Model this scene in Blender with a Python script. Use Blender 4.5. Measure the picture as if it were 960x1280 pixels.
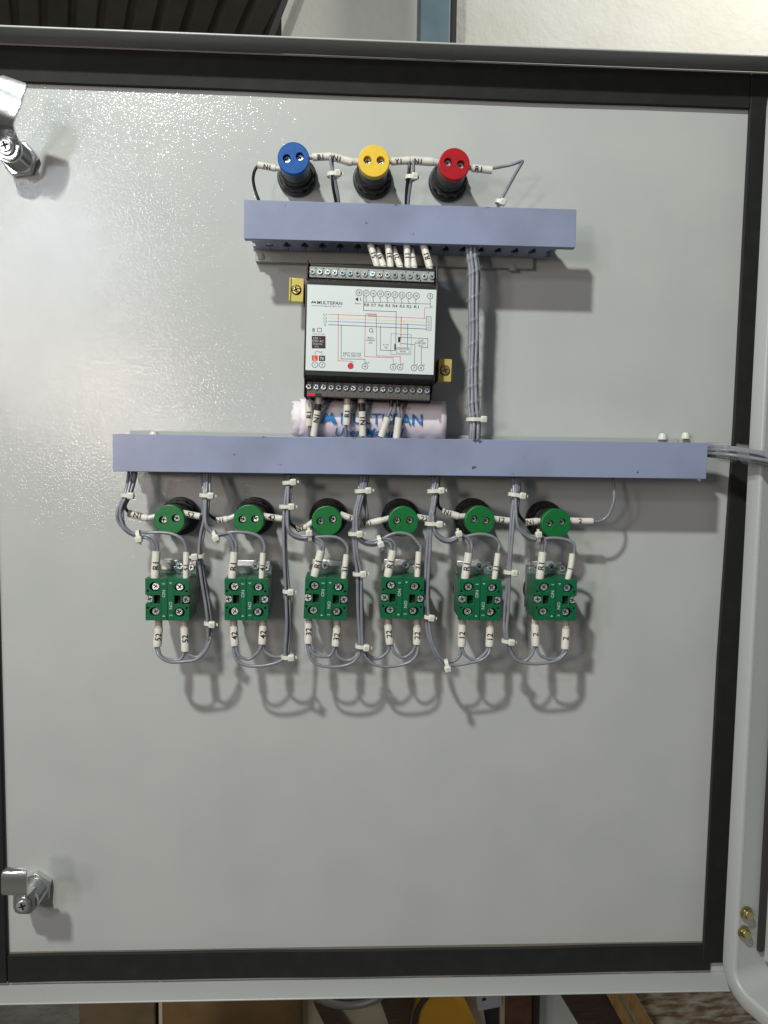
import bpy, bmesh, math, random
from mathutils import Vector, Matrix
from mathutils.geometry import tessellate_polygon
random.seed(7)
scene = bpy.context.scene
for o in list(bpy.data.objects): bpy.data.objects.remove(o)

# ------------------------------------------------------------------ camera
CAM_R = Matrix(((0.9989256958756474, -0.04410663300804002, 0.014214747414134898),
                (0.010822074620734643, -0.07622677592465466, -0.9970317754881415),
                (0.04505925898477284, 0.9961144931968546, -0.07566755991121032)))  # world -> cam (x right, y down, z fwd)
CAM_C = Vector((-0.014602868, -0.62133911, 0.070973674))
cam_d = bpy.data.cameras.new('camera')
cam = bpy.data.objects.new('camera', cam_d)
scene.collection.objects.link(cam)
Rt = CAM_R.transposed()
M = Matrix.Identity(4)
for i in range(3):
    M[i][0] = Rt[i][0]; M[i][1] = -Rt[i][1]; M[i][2] = -Rt[i][2]; M[i][3] = CAM_C[i]
cam.matrix_world = M
cam_d.sensor_fit = 'VERTICAL'; cam_d.sensor_height = 24; cam_d.sensor_width = 18
cam_d.lens = 925 / 1280 * 24
cam_d.clip_start = 0.01; cam_d.clip_end = 100
scene.camera = cam
scene.render.resolution_x = 768; scene.render.resolution_y = 1024

# ------------------------------------------------------------------ world, lamps, exposure
world = bpy.data.worlds.new('World'); scene.world = world; world.use_nodes = True
bg = world.node_tree.nodes['Background']
bg.inputs[0].default_value = (0.80, 0.84, 0.90, 1); bg.inputs[1].default_value = 0.14
scene.view_settings.view_transform = 'Standard'; scene.view_settings.look = 'None'
scene.view_settings.exposure = 0.02; scene.view_settings.gamma = 1; scene.view_settings.use_curve_mapping = False

def area(name, loc, target, sx, sy, power, col):
    l = bpy.data.lights.new(name, 'AREA'); l.shape = 'RECTANGLE'; l.size = sx; l.size_y = sy
    l.energy = power; l.color = col
    o = bpy.data.objects.new(name, l); scene.collection.objects.link(o)
    o.location = loc; o.rotation_euler = (Vector(target) - Vector(loc)).to_track_quat('-Z', 'Y').to_euler()
    return o
area('ceiling_lamp', (-0.51, -1.06, 1.137), (0.05, 0, 0.0), 0.08, 0.06, 19.5, (0.96, 1.0, 0.95))
area('window_light_upper', (-0.72, -1.22, 0.60), (0, 0, 0.1), 0.11, 0.12, 2.5, (0.80, 0.88, 1.0))
area('window_light_lower', (-0.60, -1.22, 0.20), (0, 0, 0.1), 0.12, 0.13, 2.9, (1.0, 0.84, 0.76))
area('window_light_side', (-0.98, -1.22, 0.38), (0, 0, 0.1), 0.11, 0.15, 2.1, (1.0, 0.95, 0.92))
area('wall_fill_light', (1.35, 0.55, 1.8), (0.9, 1.6, 1.05), 0.5, 0.5, 17, (1.0, 0.98, 0.92))  # added fill to brighten the wall, no known source there

# ------------------------------------------------------------------ helpers
def W(x, y, h):
    """point of the place seen at photo pixel (x, y), h millimetres in front of the door sheet"""
    d = Rt @ Vector(((x - 480) / 925, (y - 640) / 925, 1))
    t = (-h * 0.001 - CAM_C.y) / d.y
    return CAM_C + d * t

def srgb(r, g, b):
    f = lambda c: (c / 255 / 12.92) if c / 255 <= 0.04045 else ((c / 255 + 0.055) / 1.055) ** 2.4
    return (f(r), f(g), f(b), 1)

def mat(name, col, rough=0.5, metal=0.0, spec=0.5, noise=None, bump=None, sss=0, coat=0, trans=0, stretch=(1, 1, 1), specks=None, alpha=1, coat_bump=False):
    m = bpy.data.materials.new(name); m.use_nodes = True
    nt = m.node_tree; b = nt.nodes['Principled BSDF']
    b.inputs['Base Color'].default_value = col
    b.inputs['Roughness'].default_value = rough; b.inputs['Metallic'].default_value = metal
    b.inputs['Specular IOR Level'].default_value = spec
    b.inputs['Coat Weight'].default_value = coat; b.inputs['Alpha'].default_value = alpha
    b.inputs['Transmission Weight'].default_value = trans
    if sss:
        b.inputs['Subsurface Weight'].default_value = sss
        b.inputs['Subsurface Radius'].default_value = (0.002, 0.002, 0.0015)
        b.inputs['Subsurface Scale'].default_value = 1.0
    if noise or bump:
        tc = nt.nodes.new('ShaderNodeTexCoord'); mp = nt.nodes.new('ShaderNodeMapping')
        mp.inputs['Scale'].default_value = stretch
        nt.links.new(tc.outputs['Object'], mp.inputs[0])
    if noise:                                   # (scale, other colour, low, high)
        n = nt.nodes.new('ShaderNodeTexNoise'); n.inputs['Scale'].default_value = noise[0]; n.inputs['Detail'].default_value = 6
        r = nt.nodes.new('ShaderNodeMapRange'); r.inputs[1].default_value = noise[2]; r.inputs[2].default_value = noise[3]
        mx = nt.nodes.new('ShaderNodeMix'); mx.data_type = 'RGBA'
        mx.inputs[6].default_value = col; mx.inputs[7].default_value = noise[1]
        nt.links.new(mp.outputs[0], n.inputs['Vector']); nt.links.new(n.outputs[0], r.inputs[0])
        nt.links.new(r.outputs[0], mx.inputs[0]); nt.links.new(mx.outputs[2], b.inputs['Base Color'])
    if specks:                                  # (scale, colour, threshold) small dark scuffs
        n2 = nt.nodes.new('ShaderNodeTexNoise'); n2.inputs['Scale'].default_value = specks[0]; n2.inputs['Detail'].default_value = 3
        r2 = nt.nodes.new('ShaderNodeMapRange'); r2.inputs[1].default_value = specks[2]; r2.inputs[2].default_value = specks[2] + 0.03
        m2 = nt.nodes.new('ShaderNodeMix'); m2.data_type = 'RGBA'; m2.inputs[7].default_value = specks[1]
        nt.links.new(mp.outputs[0], n2.inputs['Vector']); nt.links.new(n2.outputs[0], r2.inputs[0]); nt.links.new(r2.outputs[0], m2.inputs[0])
        nt.links.new(mx.outputs[2], m2.inputs[6]); nt.links.new(m2.outputs[2], b.inputs['Base Color'])
    if bump:                                    # (scale, strength, distance)
        n = nt.nodes.new('ShaderNodeTexNoise'); n.inputs['Scale'].default_value = bump[0]; n.inputs['Detail'].default_value = 2
        bp = nt.nodes.new('ShaderNodeBump'); bp.inputs['Strength'].default_value = bump[1]; bp.inputs['Distance'].default_value = bump[2]
        nt.links.new(mp.outputs[0], n.inputs['Vector']); nt.links.new(n.outputs[0], bp.inputs['Height'])
        nt.links.new(bp.outputs[0], b.inputs['Coat Normal' if coat_bump else 'Normal'])
        if coat_bump: b.inputs['Coat Roughness'].default_value = 0.10
    return m

MT = {}
MT['paint'] = mat('grey_powder_coat', (0.488, 0.494, 0.474, 1), 0.5, spec=0.2, coat=0.85, coat_bump=True, bump=(600, 0.85, 0.00030), noise=(14, (0.445, 0.455, 0.437, 1), 0.35, 0.75))
MT['paint_smooth'] = mat('grey_powder_coat_rim', (0.45, 0.46, 0.445, 1), 0.34, bump=(420, 0.35, 0.0003))
MT['foam'] = mat('black_foam_rubber', (0.013, 0.013, 0.012, 1), 0.75, spec=0.3, noise=(60, (0.020, 0.020, 0.018, 1), 0.45, 0.85), bump=(900, 0.4, 0.0003))
MT['foam_side'] = mat('black_foam_cut', (0.028, 0.028, 0.027, 1), 0.85, spec=0.3, bump=(1200, 0.5, 0.0004))
MT['glue'] = mat('adhesive_backing', (0.20, 0.17, 0.14, 1), 0.8)
MT['duct'] = mat('lavender_duct_plastic', (0.275, 0.312, 0.455, 1), 0.36, noise=(13, (0.205, 0.228, 0.325, 1), 0.48, 0.78), specks=(95, (0.09, 0.09, 0.13, 1), 0.715), bump=(70, 0.06, 0.002), stretch=(1, 1, 1))
MT['duct_lit'] = mat('duct_side_plastic', (0.30, 0.34, 0.47, 1), 0.5)  # colour raised to stand in for ambient light reaching the sides from below
MT['duct_pale'] = mat('duct_backing_plastic', (0.36, 0.37, 0.34, 1), 0.6, bump=(160, 0.3, 0.0008))
MT['wire'] = mat('grey_wire_pvc', (0.235, 0.242, 0.272, 1), 0.26, noise=(120, (0.19, 0.197, 0.225, 1), 0.4, 0.7))
MT['wire_pale'] = mat('pale_grey_wire_pvc', (0.27, 0.28, 0.31, 1), 0.28)
MT['wire_dark'] = mat('dark_wire_pvc', (0.012, 0.012, 0.014, 1), 0.35)
MT['sleeve'] = mat('white_sleeve_pvc', (0.72, 0.69, 0.61, 1), 0.45, sss=0.15, bump=(500, 0.2, 0.0004), noise=(150, (0.62, 0.58, 0.50, 1), 0.5, 0.8))
MT['crimp'] = mat('pale_crimp_collar', (0.60, 0.60, 0.56, 1), 0.3, sss=0.2)
MT['crimp_pink'] = mat('beige_crimp_collar', (0.50, 0.42, 0.37, 1), 0.35, sss=0.2)
MT['ink'] = mat('black_ink', (0.012, 0.012, 0.014, 1), 0.6)
MT['tie'] = mat('natural_nylon', (0.68, 0.68, 0.58, 1), 0.35, sss=0.3)
MT['green_cap'] = mat('green_cap_plastic', (0.003, 0.15, 0.03, 1), 0.42, noise=(300, (0.003, 0.125, 0.026, 1), 0.4, 0.7))
MT['green_block'] = mat('green_block_plastic', (0.003, 0.125, 0.048, 1), 0.36, noise=(200, (0.003, 0.10, 0.04, 1), 0.4, 0.7))
MT['green_dark'] = mat('green_block_recess', (0.002, 0.03, 0.015, 1), 0.5)
MT['blue_cap'] = mat('blue_cap_plastic', (0.001, 0.095, 0.35, 1), 0.42, spec=0.3, noise=(300, (0.002, 0.07, 0.29, 1), 0.4, 0.7))
MT['yellow_cap'] = mat('yellow_cap_plastic', (0.82, 0.55, 0.03, 1), 0.42, noise=(300, (0.74, 0.48, 0.03, 1), 0.4, 0.7))
MT['red_cap'] = mat('red_cap_plastic', (0.42, 0.004, 0.010, 1), 0.42, spec=0.35, noise=(300, (0.34, 0.004, 0.01, 1), 0.4, 0.7))
MT['black'] = mat('black_plastic', (0.014, 0.014, 0.014, 1), 0.45)
MT['black_satin'] = mat('black_satin_plastic', (0.022, 0.020, 0.020, 1), 0.35)
MT['void'] = mat('dark_recess', (0.004, 0.004, 0.004, 1), 0.8)
MT['chrome'] = mat('bright_chrome', (0.70, 0.72, 0.71, 1), 0.20, metal=0.9, bump=(90, 0.25, 0.001))
MT['nickel'] = mat('nickel_screw', (0.80, 0.82, 0.81, 1), 0.32, metal=0.75, bump=(900, 0.5, 0.0006))
MT['zinc'] = mat('blued_zinc_screw', (0.60, 0.74, 0.78, 1), 0.32, metal=0.75, bump=(900, 0.5, 0.0006))
MT['gold'] = mat('yellow_zinc', (0.66, 0.58, 0.14, 1), 0.33, metal=0.4, noise=(90, (0.80, 0.55, 0.20, 1), 0.4, 0.7))
MT['brass'] = mat('dull_yellow_zinc', (0.55, 0.48, 0.22, 1), 0.3, metal=1, noise=(200, (0.42, 0.38, 0.22, 1), 0.4, 0.7))
MT['gold_red'] = mat('iridescent_zinc_screw', (0.60, 0.38, 0.12, 1), 0.25, metal=1, noise=(500, (0.75, 0.7, 0.3, 1), 0.4, 0.6), bump=(700, 0.4, 0.0008))
MT['label'] = mat('white_label_film', (0.70, 0.755, 0.74, 1), 0.35)
MT['term_grey'] = mat('grey_terminal_plastic', (0.33, 0.345, 0.31, 1), 0.5)
MT['term_dark'] = mat('taupe_terminal_plastic', (0.105, 0.095, 0.088, 1), 0.5)
MT['ink_grey'] = mat('grey_ink', (0.10, 0.11, 0.12, 1), 0.6)
MT['ink_red'] = mat('red_ink', (0.62, 0.02, 0.05, 1), 0.6)
MT['ink_orange'] = mat('orange_ink', (0.75, 0.06, 0.02, 1), 0.6)
MT['ink_pink'] = mat('pale_red_ink', (0.70, 0.14, 0.18, 1), 0.6)
MT['ink_yellow'] = mat('yellow_ink', (0.75, 0.66, 0.20, 1), 0.6)
MT['ink_blue'] = mat('blue_ink', (0.05, 0.25, 0.60, 1), 0.6)
MT['ink_white'] = mat('white_ink', (0.55, 0.62, 0.58, 1), 0.6)
MT['ink_logo'] = mat('azure_ink', (0.01, 0.19, 0.50, 1), 0.5)
MT['paper'] = mat('lilac_paper', (0.78, 0.66, 0.73, 1), 0.35, noise=(25, (0.84, 0.78, 0.81, 1), 0.35, 0.7), bump=(60, 0.5, 0.002))
MT['paper_white'] = mat('white_paper', (0.76, 0.72, 0.74, 1), 0.6)
MT['clear'] = mat('clear_grey_plastic', (0.35, 0.40, 0.39, 1), 0.12, trans=0.55, bump=(300, 0.5, 0.001))
MT['wrap'] = mat('clear_spiral_wrap', (0.40, 0.42, 0.43, 1), 0.12, alpha=0.16)
MT['plaster'] = mat('cream_plaster', (0.74, 0.73, 0.67, 1), 0.85, noise=(5, (0.66, 0.64, 0.56, 1), 0.35, 0.8), bump=(45, 0.5, 0.006))
MT['post_blue'] = mat('blue_grey_paint', (0.16, 0.235, 0.275, 1), 0.5, noise=(8, (0.12, 0.18, 0.21, 1), 0.4, 0.7))
MT['dark_steel'] = mat('dark_steel', (0.03, 0.028, 0.025, 1), 0.6)
MT['roof'] = mat('weathered_sheet', (0.42, 0.38, 0.31, 1), 0.6, noise=(3, (0.27, 0.245, 0.20, 1), 0.35, 0.7))
MT['concrete'] = mat('concrete_floor', (0.23, 0.21, 0.18, 1), 0.9, noise=(9, (0.15, 0.135, 0.115, 1), 0.35, 0.7), bump=(60, 0.5, 0.01))
MT['cardboard'] = mat('brown_cardboard', (0.17, 0.115, 0.06, 1), 0.8, noise=(6, (0.11, 0.075, 0.04, 1), 0.35, 0.7), bump=(12, 0.5, 0.02))
MT['cardboard2'] = mat('amber_cardboard', (0.23, 0.13, 0.045, 1), 0.5, noise=(9, (0.13, 0.075, 0.028, 1), 0.35, 0.7), bump=(9, 0.6, 0.03))
MT['beige'] = mat('cream_board', (0.55, 0.49, 0.35, 1), 0.7, noise=(14, (0.40, 0.34, 0.23, 1), 0.4, 0.75))
MT['hose'] = mat('grey_hose', (0.20, 0.20, 0.185, 1), 0.35)
MT['brown'] = mat('dark_brown_wood', (0.055, 0.03, 0.02, 1), 0.6, noise=(30, (0.09, 0.055, 0.035, 1), 0.4, 0.7), stretch=(1, 1, 6))
MT['rust'] = mat('rusty_steel', (0.14, 0.055, 0.028, 1), 0.7, noise=(25, (0.07, 0.03, 0.02, 1), 0.4, 0.65), bump=(90, 0.4, 0.004))
MT['yellow'] = mat('chrome_yellow_paint', (0.60, 0.32, 0.015, 1), 0.35, noise=(10, (0.50, 0.26, 0.012, 1), 0.4, 0.7))
MT['stick'] = mat('raw_pine', (0.48, 0.30, 0.10, 1), 0.7, noise=(35, (0.30, 0.17, 0.05, 1), 0.4, 0.7), stretch=(4, 1, 1))
MT['ply'] = mat('paint_worn_plywood', (0.26, 0.17, 0.09, 1), 0.8, noise=(26, (0.66, 0.60, 0.50, 1), 0.42, 0.60), bump=(60, 0.5, 0.004), stretch=(1, 2.2, 3.5))
MT['greymetal'] = mat('grey_steel_plate', (0.42, 0.43, 0.46, 1), 0.45)

class MB:
    def __init__(s): s.v = []; s.f = []; s.mi = []; s.m = 0
    def add(s, vs, fs):
        n = len(s.v); s.v += [Vector(v) for v in vs]
        for f in fs: s.f.append([i + n for i in f]); s.mi.append(s.m)
        return s
    def box(s, x0, x1, y0, y1, z0, z1):
        return s.add([(x, y, z) for x in (x0, x1) for y in (y0, y1) for z in (z0, z1)],
                     [(0, 1, 3, 2), (4, 6, 7, 5), (0, 4, 5, 1), (2, 3, 7, 6), (0, 2, 6, 4), (1, 5, 7, 3)])
    def lathe(s, prof, seg=32, c=(0, 0), cap0=True, cap1=True, squash=1):
        """prof: list of (radius, h) with h towards the viewer (-y)"""
        vs = []; n = len(prof)
        for (r, h) in prof:
            for k in range(seg):
                a = 2 * math.pi * k / seg; vs.append((c[0] + r * math.cos(a), -h, c[1] + r * math.sin(a) * squash))
        fs = [(i * seg + k, i * seg + (k + 1) % seg, (i + 1) * seg + (k + 1) % seg, (i + 1) * seg + k) for i in range(n - 1) for k in range(seg)]
        if cap0: fs.append(tuple(range(seg - 1, -1, -1)))
        if cap1: fs.append(tuple((n - 1) * seg + k for k in range(seg)))
        return s.add(vs, fs)
    def prism(s, loops, h0, h1):
        """outline with holes, [(x, z)...] loops, extruded from h0 to h1 towards the viewer"""
        flat = [p for l in loops for p in l]
        tri = tessellate_polygon([[Vector((p[0], p[1], 0)) for p in l] for l in loops])
        n = len(flat); vs = [(p[0], -h0, p[1]) for p in flat] + [(p[0], -h1, p[1]) for p in flat]
        fs = [tuple(t) for t in tri] + [tuple(i + n for i in reversed(t)) for t in tri]
        k = 0
        for l in loops:
            m = len(l)
            for i in range(m): a, b = k + i, k + (i + 1) % m; fs.append((a, b, b + n, a + n))
            k += m
        return s.add(vs, fs)
    def tube(s, pts, r, seg=8, cap=True, r1=None):
        pts = [Vector(p) for p in pts]; n = len(pts); vs = []; up = None
        for i, p in enumerate(pts):
            t = (pts[min(i + 1, n - 1)] - pts[max(i - 1, 0)]).normalized()
            if up is None:
                up = t.cross(Vector((0, -1, 0)));
                if up.length < 0.1: up = t.cross(Vector((0, 0, 1)))
            up = (up - t * up.dot(t)).normalized(); w = t.cross(up)
            rr = r[i] if isinstance(r, list) else (r if r1 is None else r + (r1 - r) * i / (n - 1))
            for k in range(seg):
                a = 2 * math.pi * k / seg; vs.append(p + (up * math.cos(a) + w * math.sin(a)) * rr)
        fs = [(i * seg + k, i * seg + (k + 1) % seg, (i + 1) * seg + (k + 1) % seg, (i + 1) * seg + k) for i in range(n - 1) for k in range(seg)]
        if cap: fs += [tuple(range(seg - 1, -1, -1)), tuple((n - 1) * seg + k for k in range(seg))]
        return s.add(vs, fs)
    def mesh(s, name, mats, origin=None, sc=1.0, angle=35):
        me = bpy.data.meshes.new(name)
        o = Vector(origin) if origin is not None else Vector((0, 0, 0))
        me.from_pydata([(v - o) * sc for v in s.v], [], s.f)
        mats = mats if isinstance(mats, list) else [mats]
        for m in mats: me.materials.append(MT[m] if isinstance(m, str) else m)
        me.polygons.foreach_set('material_index', s.mi)
        bm = bmesh.new(); bm.from_mesh(me); bmesh.ops.recalc_face_normals(bm, faces=bm.faces); bm.to_mesh(me); bm.free()
        me.polygons.foreach_set('use_smooth', [True] * len(me.polygons)); me.set_sharp_from_angle(angle=math.radians(angle))
        return me
    def build(s, name, mats, parent=None, origin=None, sc=1.0, bevel=0, angle=35):
        """origin in world coordinates for world-built meshes; sc=0.001 for pieces drawn in millimetres"""
        me = s.mesh(name, mats, origin, sc, angle)
        return link(name, me, parent, origin, bevel)

def link(name, me, parent=None, origin=None, bevel=0):
    o = bpy.data.objects.new(name, me); scene.collection.objects.link(o)
    loc = Vector(origin) if origin is not None else Vector((0, 0, 0))
    if parent:
        o.parent = parent
        if origin is not None: loc = loc - WL[parent.name]
    o.location = loc
    WL[o.name] = Vector(origin) if origin is not None else Vector((0, 0, 0))
    if bevel:
        b = o.modifiers.new('bevel', 'BEVEL'); b.width = bevel; b.segments = 2; b.limit_method = 'ANGLE'; b.angle_limit = math.radians(40)
    return o
WL = {}
def thing(name, loc, label, cat, group=None, roll=0):
    o = bpy.data.objects.new(name, None); o.empty_display_size = 0.01
    scene.collection.objects.link(o); o.location = loc; o.rotation_euler = (0, math.radians(roll), 0)
    WL[o.name] = Vector(loc); tag(o, label, cat, group); return o
def tag(o, label, cat, group=None):
    o['label'] = label; o['category'] = cat
    if group: o['group'] = group
    return o
def structure(o): o['kind'] = 'structure'; return o

def circ(cx, cz, r, n=20, sq=1): return [(cx + r * math.cos(2 * math.pi * k / n), cz + sq * r * math.sin(2 * math.pi * k / n)) for k in range(n)]
def rect(x0, x1, z0, z1): return [(x0, z0), (x1, z0), (x1, z1), (x0, z1)]

_tc = {}
def text_geo(s, bold=0.0, shear=0.0, res=2, fine=False):
    """triangles of a line of text, height of capitals 1, centred on its width"""
    key = (s, bold, shear, fine)
    if key in _tc: return _tc[key]
    cu = bpy.data.curves.new('t', 'FONT'); cu.body = s; cu.size = 1; cu.offset = bold; cu.resolution_u = res; cu.shear = shear
    ob = bpy.data.objects.new('t', cu); scene.collection.objects.link(ob)
    me = bpy.data.meshes.new_from_object(ob.evaluated_get(bpy.context.evaluated_depsgraph_get()))
    vs = [(v.co.x, v.co.y) for v in me.vertices]; fs = [tuple(p.vertices) for p in me.polygons]
    bpy.data.objects.remove(ob); bpy.data.curves.remove(cu); bpy.data.meshes.remove(me)
    H = 0.7
    xs = [v[0] for v in vs]; cx = (min(xs) + max(xs)) / 2; w = (max(xs) - min(xs)) / H
    vs = [((x - cx) / H, y / H - 0.5) for x, y in vs]
    tr = [(f[0], f[k], f[k + 1]) for f in fs for k in range(1, len(f) - 1)]
    if fine:
        for _ in range(6):                       # split long edges so that the print can follow a curved surface
            ed = {}; out = []
            def mid(a, b):
                k = (min(a, b), max(a, b))
                if k not in ed: ed[k] = len(vs); vs.append(((vs[a][0] + vs[b][0]) / 2, (vs[a][1] + vs[b][1]) / 2))
                return ed[k]
            lng = lambda a, b: abs(vs[a][1] - vs[b][1]) > 0.13
            ch = False
            for (a, b, c) in tr:
                m = [lng(a, b), lng(b, c), lng(c, a)]
                if not any(m): out.append((a, b, c)); continue
                ch = True
                d = [math.dist(vs[p], vs[q]) if k else -1 for (p, q), k in zip(((a, b), (b, c), (c, a)), m)]
                j = d.index(max(d)); a, b, c = ((a, b, c), (b, c, a), (c, a, b))[j]
                x = mid(a, b); out += [(a, x, c), (x, b, c)]
            tr = out
            if not ch: break
    fs = tr
    _tc[key] = (vs, fs, w); return _tc[key]
def put_text(mb, s, cx, cz, height, h, rot=0, width=None, bold=0.0, shear=0.0):
    vs, fs, w = text_geo(s, bold, shear)
    kx = height if width is None else width / w
    c, sn = math.cos(math.radians(rot)), math.sin(math.radians(rot))
    out = []
    for (x, y) in vs:
        x *= kx; y *= height
        out.append((cx + x * c - y * sn, -h, cz + x * sn + y * c))
    mb.add(out, fs)

def catmull(pts, sub=6):
    P = [Vector(p) for p in pts]; out = []
    Q = [P[0] * 2 - P[1]] + P + [P[-1] * 2 - P[-2]]
    for i in range(1, len(Q) - 2):
        for k in range(sub):
            t = k / sub; a, b, c, d = Q[i - 1], Q[i], Q[i + 1], Q[i + 2]
            out.append(0.5 * ((2 * b) + (c - a) * t + (2 * a - 5 * b + 4 * c - d) * t * t + (3 * b - a - 3 * c + d) * t ** 3))
    out.append(P[-1]); return out

# ------------------------------------------------------------------ background: wall, roof, floor
def wpoly(name, pts_px, h, thick, m, label=None, cat=None, bevel=0):
    """a solid traced outline at distance h (mm in front of the door, negative behind), thick mm deep"""
    P = [W(x, y, h) for x, y in pts_px]; c = sum(P, Vector()) / len(P)
    mb = MB(); mb.prism([[(p.x - c.x, p.z - c.z) for p in P]], 0, -thick * 0.001)
    o = mb.build(name, m, origin=None, bevel=bevel, angle=30); o.location = c; WL[o.name] = c
    if label: tag(o, label, cat)
    return o
structure(MB().box(-6, 6, -3, 8, -1.25, -1.2).build('floor', 'concrete'))
a = W(352, 20, -1500)
wl = MB().box(a.x, a.x + 6, 1.5, 1.7, -1.2, 2.35).build('wall', 'plaster'); structure(wl)
# corrugated roof seen from below
mb = MB(); n = 150; prof = []
for i in range(n):
    for (u, z) in ((0, 0), (0.045, 0), (0.06, 0.035), (0.085, 0.035), (0.10, 0)): prof.append((i * 0.14 + u, z))
dx = Vector((-0.37, 0.93, 0)); px = Vector((0.93, 0.37, 0)); base = Vector((-12, -2.5, 2.38))
vs = []
for (u, z) in prof:
    vs.append(base + px * u + Vector((0, 0, z))); vs.append(base + px * u + dx * 14 + Vector((0, 0, z)))
mb.add(vs, [(2 * i, 2 * i + 2, 2 * i + 3, 2 * i + 1) for i in range(len(prof) - 1)])
structure(mb.build('roof', 'roof', angle=20))
structure(MB().box(-8, a.x - 0.02, 5.5, 5.7, -1.2, 2.36).build('back_wall', 'roof'))
# steel column and truss bar
c0 = W(525, 20, -1330); c1 = W(563, 20, -1330)
col = thing('steel_column', (c0.x, 1.33, -1.2), 'blue grey steel column standing against the cream wall above the door', 'column')
mb = MB().box(0, c1.x - c0.x, 0, 0.1, 0, 3.55); o = mb.build('post', 'post_blue', col, bevel=0.003)
w_ = c1.x - c0.x
MB().box(w_, w_ + 0.02, 0.03, 0.1, 0, 3.55).build('flange', 'dark_steel', col)
t0 = W(362, -20, -1400); t1 = W(331, 60, -1400)
mb = MB(); mb.tube([t0 + (t0 - t1) * 2, t1 + (t1 - t0) * 0.5], 0.012, 4)
tag(mb.build('truss_bar', 'dark_steel', origin=t1), 'dark leaning steel bar at the edge of the cream wall under the corrugated roof', 'steel bar')
# stored goods below the door
def cbox(x0, x1, y0, h, depth, m, label, tape=None):
    A = W(x0, y0, h); B = W(x1, y0, h); w = B.x - A.x
    t = thing('cardboard_box', (A.x, -h * 0.001, -1.2), label, 'cardboard box', 'cardboard boxes stored below the door')
    MB().box(0, w, 0, depth, 0, 0.42).build('carton', m, t, bevel=0.004)
    return t, w
t, w = cbox(98, 194, 1262, -620, 0.3, 'cardboard', 'plain brown cardboard box, left one of the two below the door')
MB().box(0.02, w - 0.02, -0.003, -0.0005, 0.33, 0.335).build('flap_seam', 'brown', t)
t, w = cbox(199, 377, 1262, -600, 0.35, 'cardboard2', 'darker amber cardboard box, right one of the two below the door')
MB().box(0.0, 0.006, -0.003, -0.0005, 0, 0.42).build('tape', 'beige', t)
wpoly('cream_board', [(376, 1236), (600, 1236), (612, 1310), (372, 1310)], -640, 20, 'beige', 'cream board lying behind the grey hose below the door', 'board')
for i, (pp, m, lb) in enumerate([([(470, 1236), (520, 1236), (508, 1310), (496, 1310)], 'brown', 'short dark brown slat lying on the cream board'),
                           ([(392, 1254), (408, 1250), (452, 1310), (420, 1310)], 'brown', 'dark brown slat crossing under the grey hose ring')]):
    wpoly('wood_slat', pp, -610, 14, m, lb, 'wood slat')
cc = W(437, 1205, -580)
mb = MB()
for j, (r, off) in enumerate(((0.088, 0), (0.079, 0.012), (0.093, 0.02))):
    P = [cc + Vector((r * math.cos(2 * math.pi * k / 40), off, 0.85 * r * math.sin(2 * math.pi * k / 40))) for k in range(41)]
    mb.tube(P, 0.0065, 10, cap=False)
tag(mb.build('hose_coil', 'hose', origin=cc), 'coiled grey hose in front of the cream board below the door', 'hose')
# yellow guard with a dark rolled rim
yg = thing('machine_guard', W(555, 1260, -560), 'rounded yellow metal guard with a dark rim below the door', 'machine guard')
P = [(518, 1310), (521, 1285), (526, 1262), (536, 1247), (548, 1236), (566, 1236), (574, 1250), (602, 1310)]
p = wpoly('shell', P, -560, 60, 'yellow', bevel=0.004); p.parent = yg; p.location = p.location - WL[yg.name]
mb = MB(); mb.tube(catmull([W(x - 4, y, -556) for x, y in P[:5]]), 0.0045, 8); mb.build('rim', 'dark_steel', yg, origin=W(521, 1262, -556))
bk = thing('perforated_bracket', W(610, 1254, -540), 'grey steel bracket with one round hole beside the yellow guard', 'bracket')
A = [W(x, y, -540) - W(610, 1254, -540) for x, y in ((595, 1238), (627, 1238), (627, 1256), (597, 1262))]
hc = W(605, 1248, -540) - W(610, 1254, -540)
mb = MB(); mb.prism([[(q.x, q.z) for q in A], circ(hc.x, hc.z, 0.0042, 14)], 0, 0.004); mb.build('plate', 'greymetal', bk, bevel=0.0006)
wpoly('dark_slab', [(566, 1238), (633, 1238), (640, 1310), (600, 1310)], -660, 50, 'dark_steel', 'black crate behind the grey perforated bracket', 'slab')  # plain dark slab filling the area behind the bracket
wpoly('white_strip', [(626, 1238), (632, 1238), (632, 1310), (626, 1310)], -540, 10, 'beige', 'narrow pale upright strip left of the rusty post', 'strip')
wpoly('rusty_post', [(633, 1236), (665, 1236), (664, 1312), (632, 1312)], -530, 60, 'rust', 'rusty brown square steel post below the door', 'post')
wpoly('shadow_gap_strip', [(666, 1236), (675, 1236), (673, 1312), (665, 1312)], -545, 40, 'dark_steel', 'dark strip standing in for the shaded gap right behind the rusty post', 'post')  # added dark strip, imitates the shade in the gap beside the post
wpoly('paper_sheet', [(676, 1236), (700, 1236), (742, 1312), (674, 1312)], -600, 20, 'label', 'white sheet leaning between the rusty post and the brown plank', 'sheet')
wpoly('brown_plank', [(697, 1238), (752, 1236), (812, 1312), (742, 1312)], -520, 30, 'brown', 'dark brown plank lying diagonally beside the pine battens', 'plank', bevel=0.001)
wpoly('pine_batten', [(753, 1234), (766, 1232), (812, 1312), (796, 1312)], -505, 18, 'stick', 'left one of two pale pine battens beside the brown plank', 'batten', bevel=0.001)
wpoly('pine_batten', [(772, 1232), (785, 1230), (836, 1312), (814, 1312)], -500, 18, 'stick', 'right one of two pale pine battens, next to the worn plywood', 'batten', bevel=0.001)
wpoly('plywood_sheet', [(780, 1225), (1010, 1215), (1010, 1340), (832, 1340)], -540, 20, 'ply', 'brown plywood sheet with worn white paint at bottom right', 'plywood')

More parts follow.
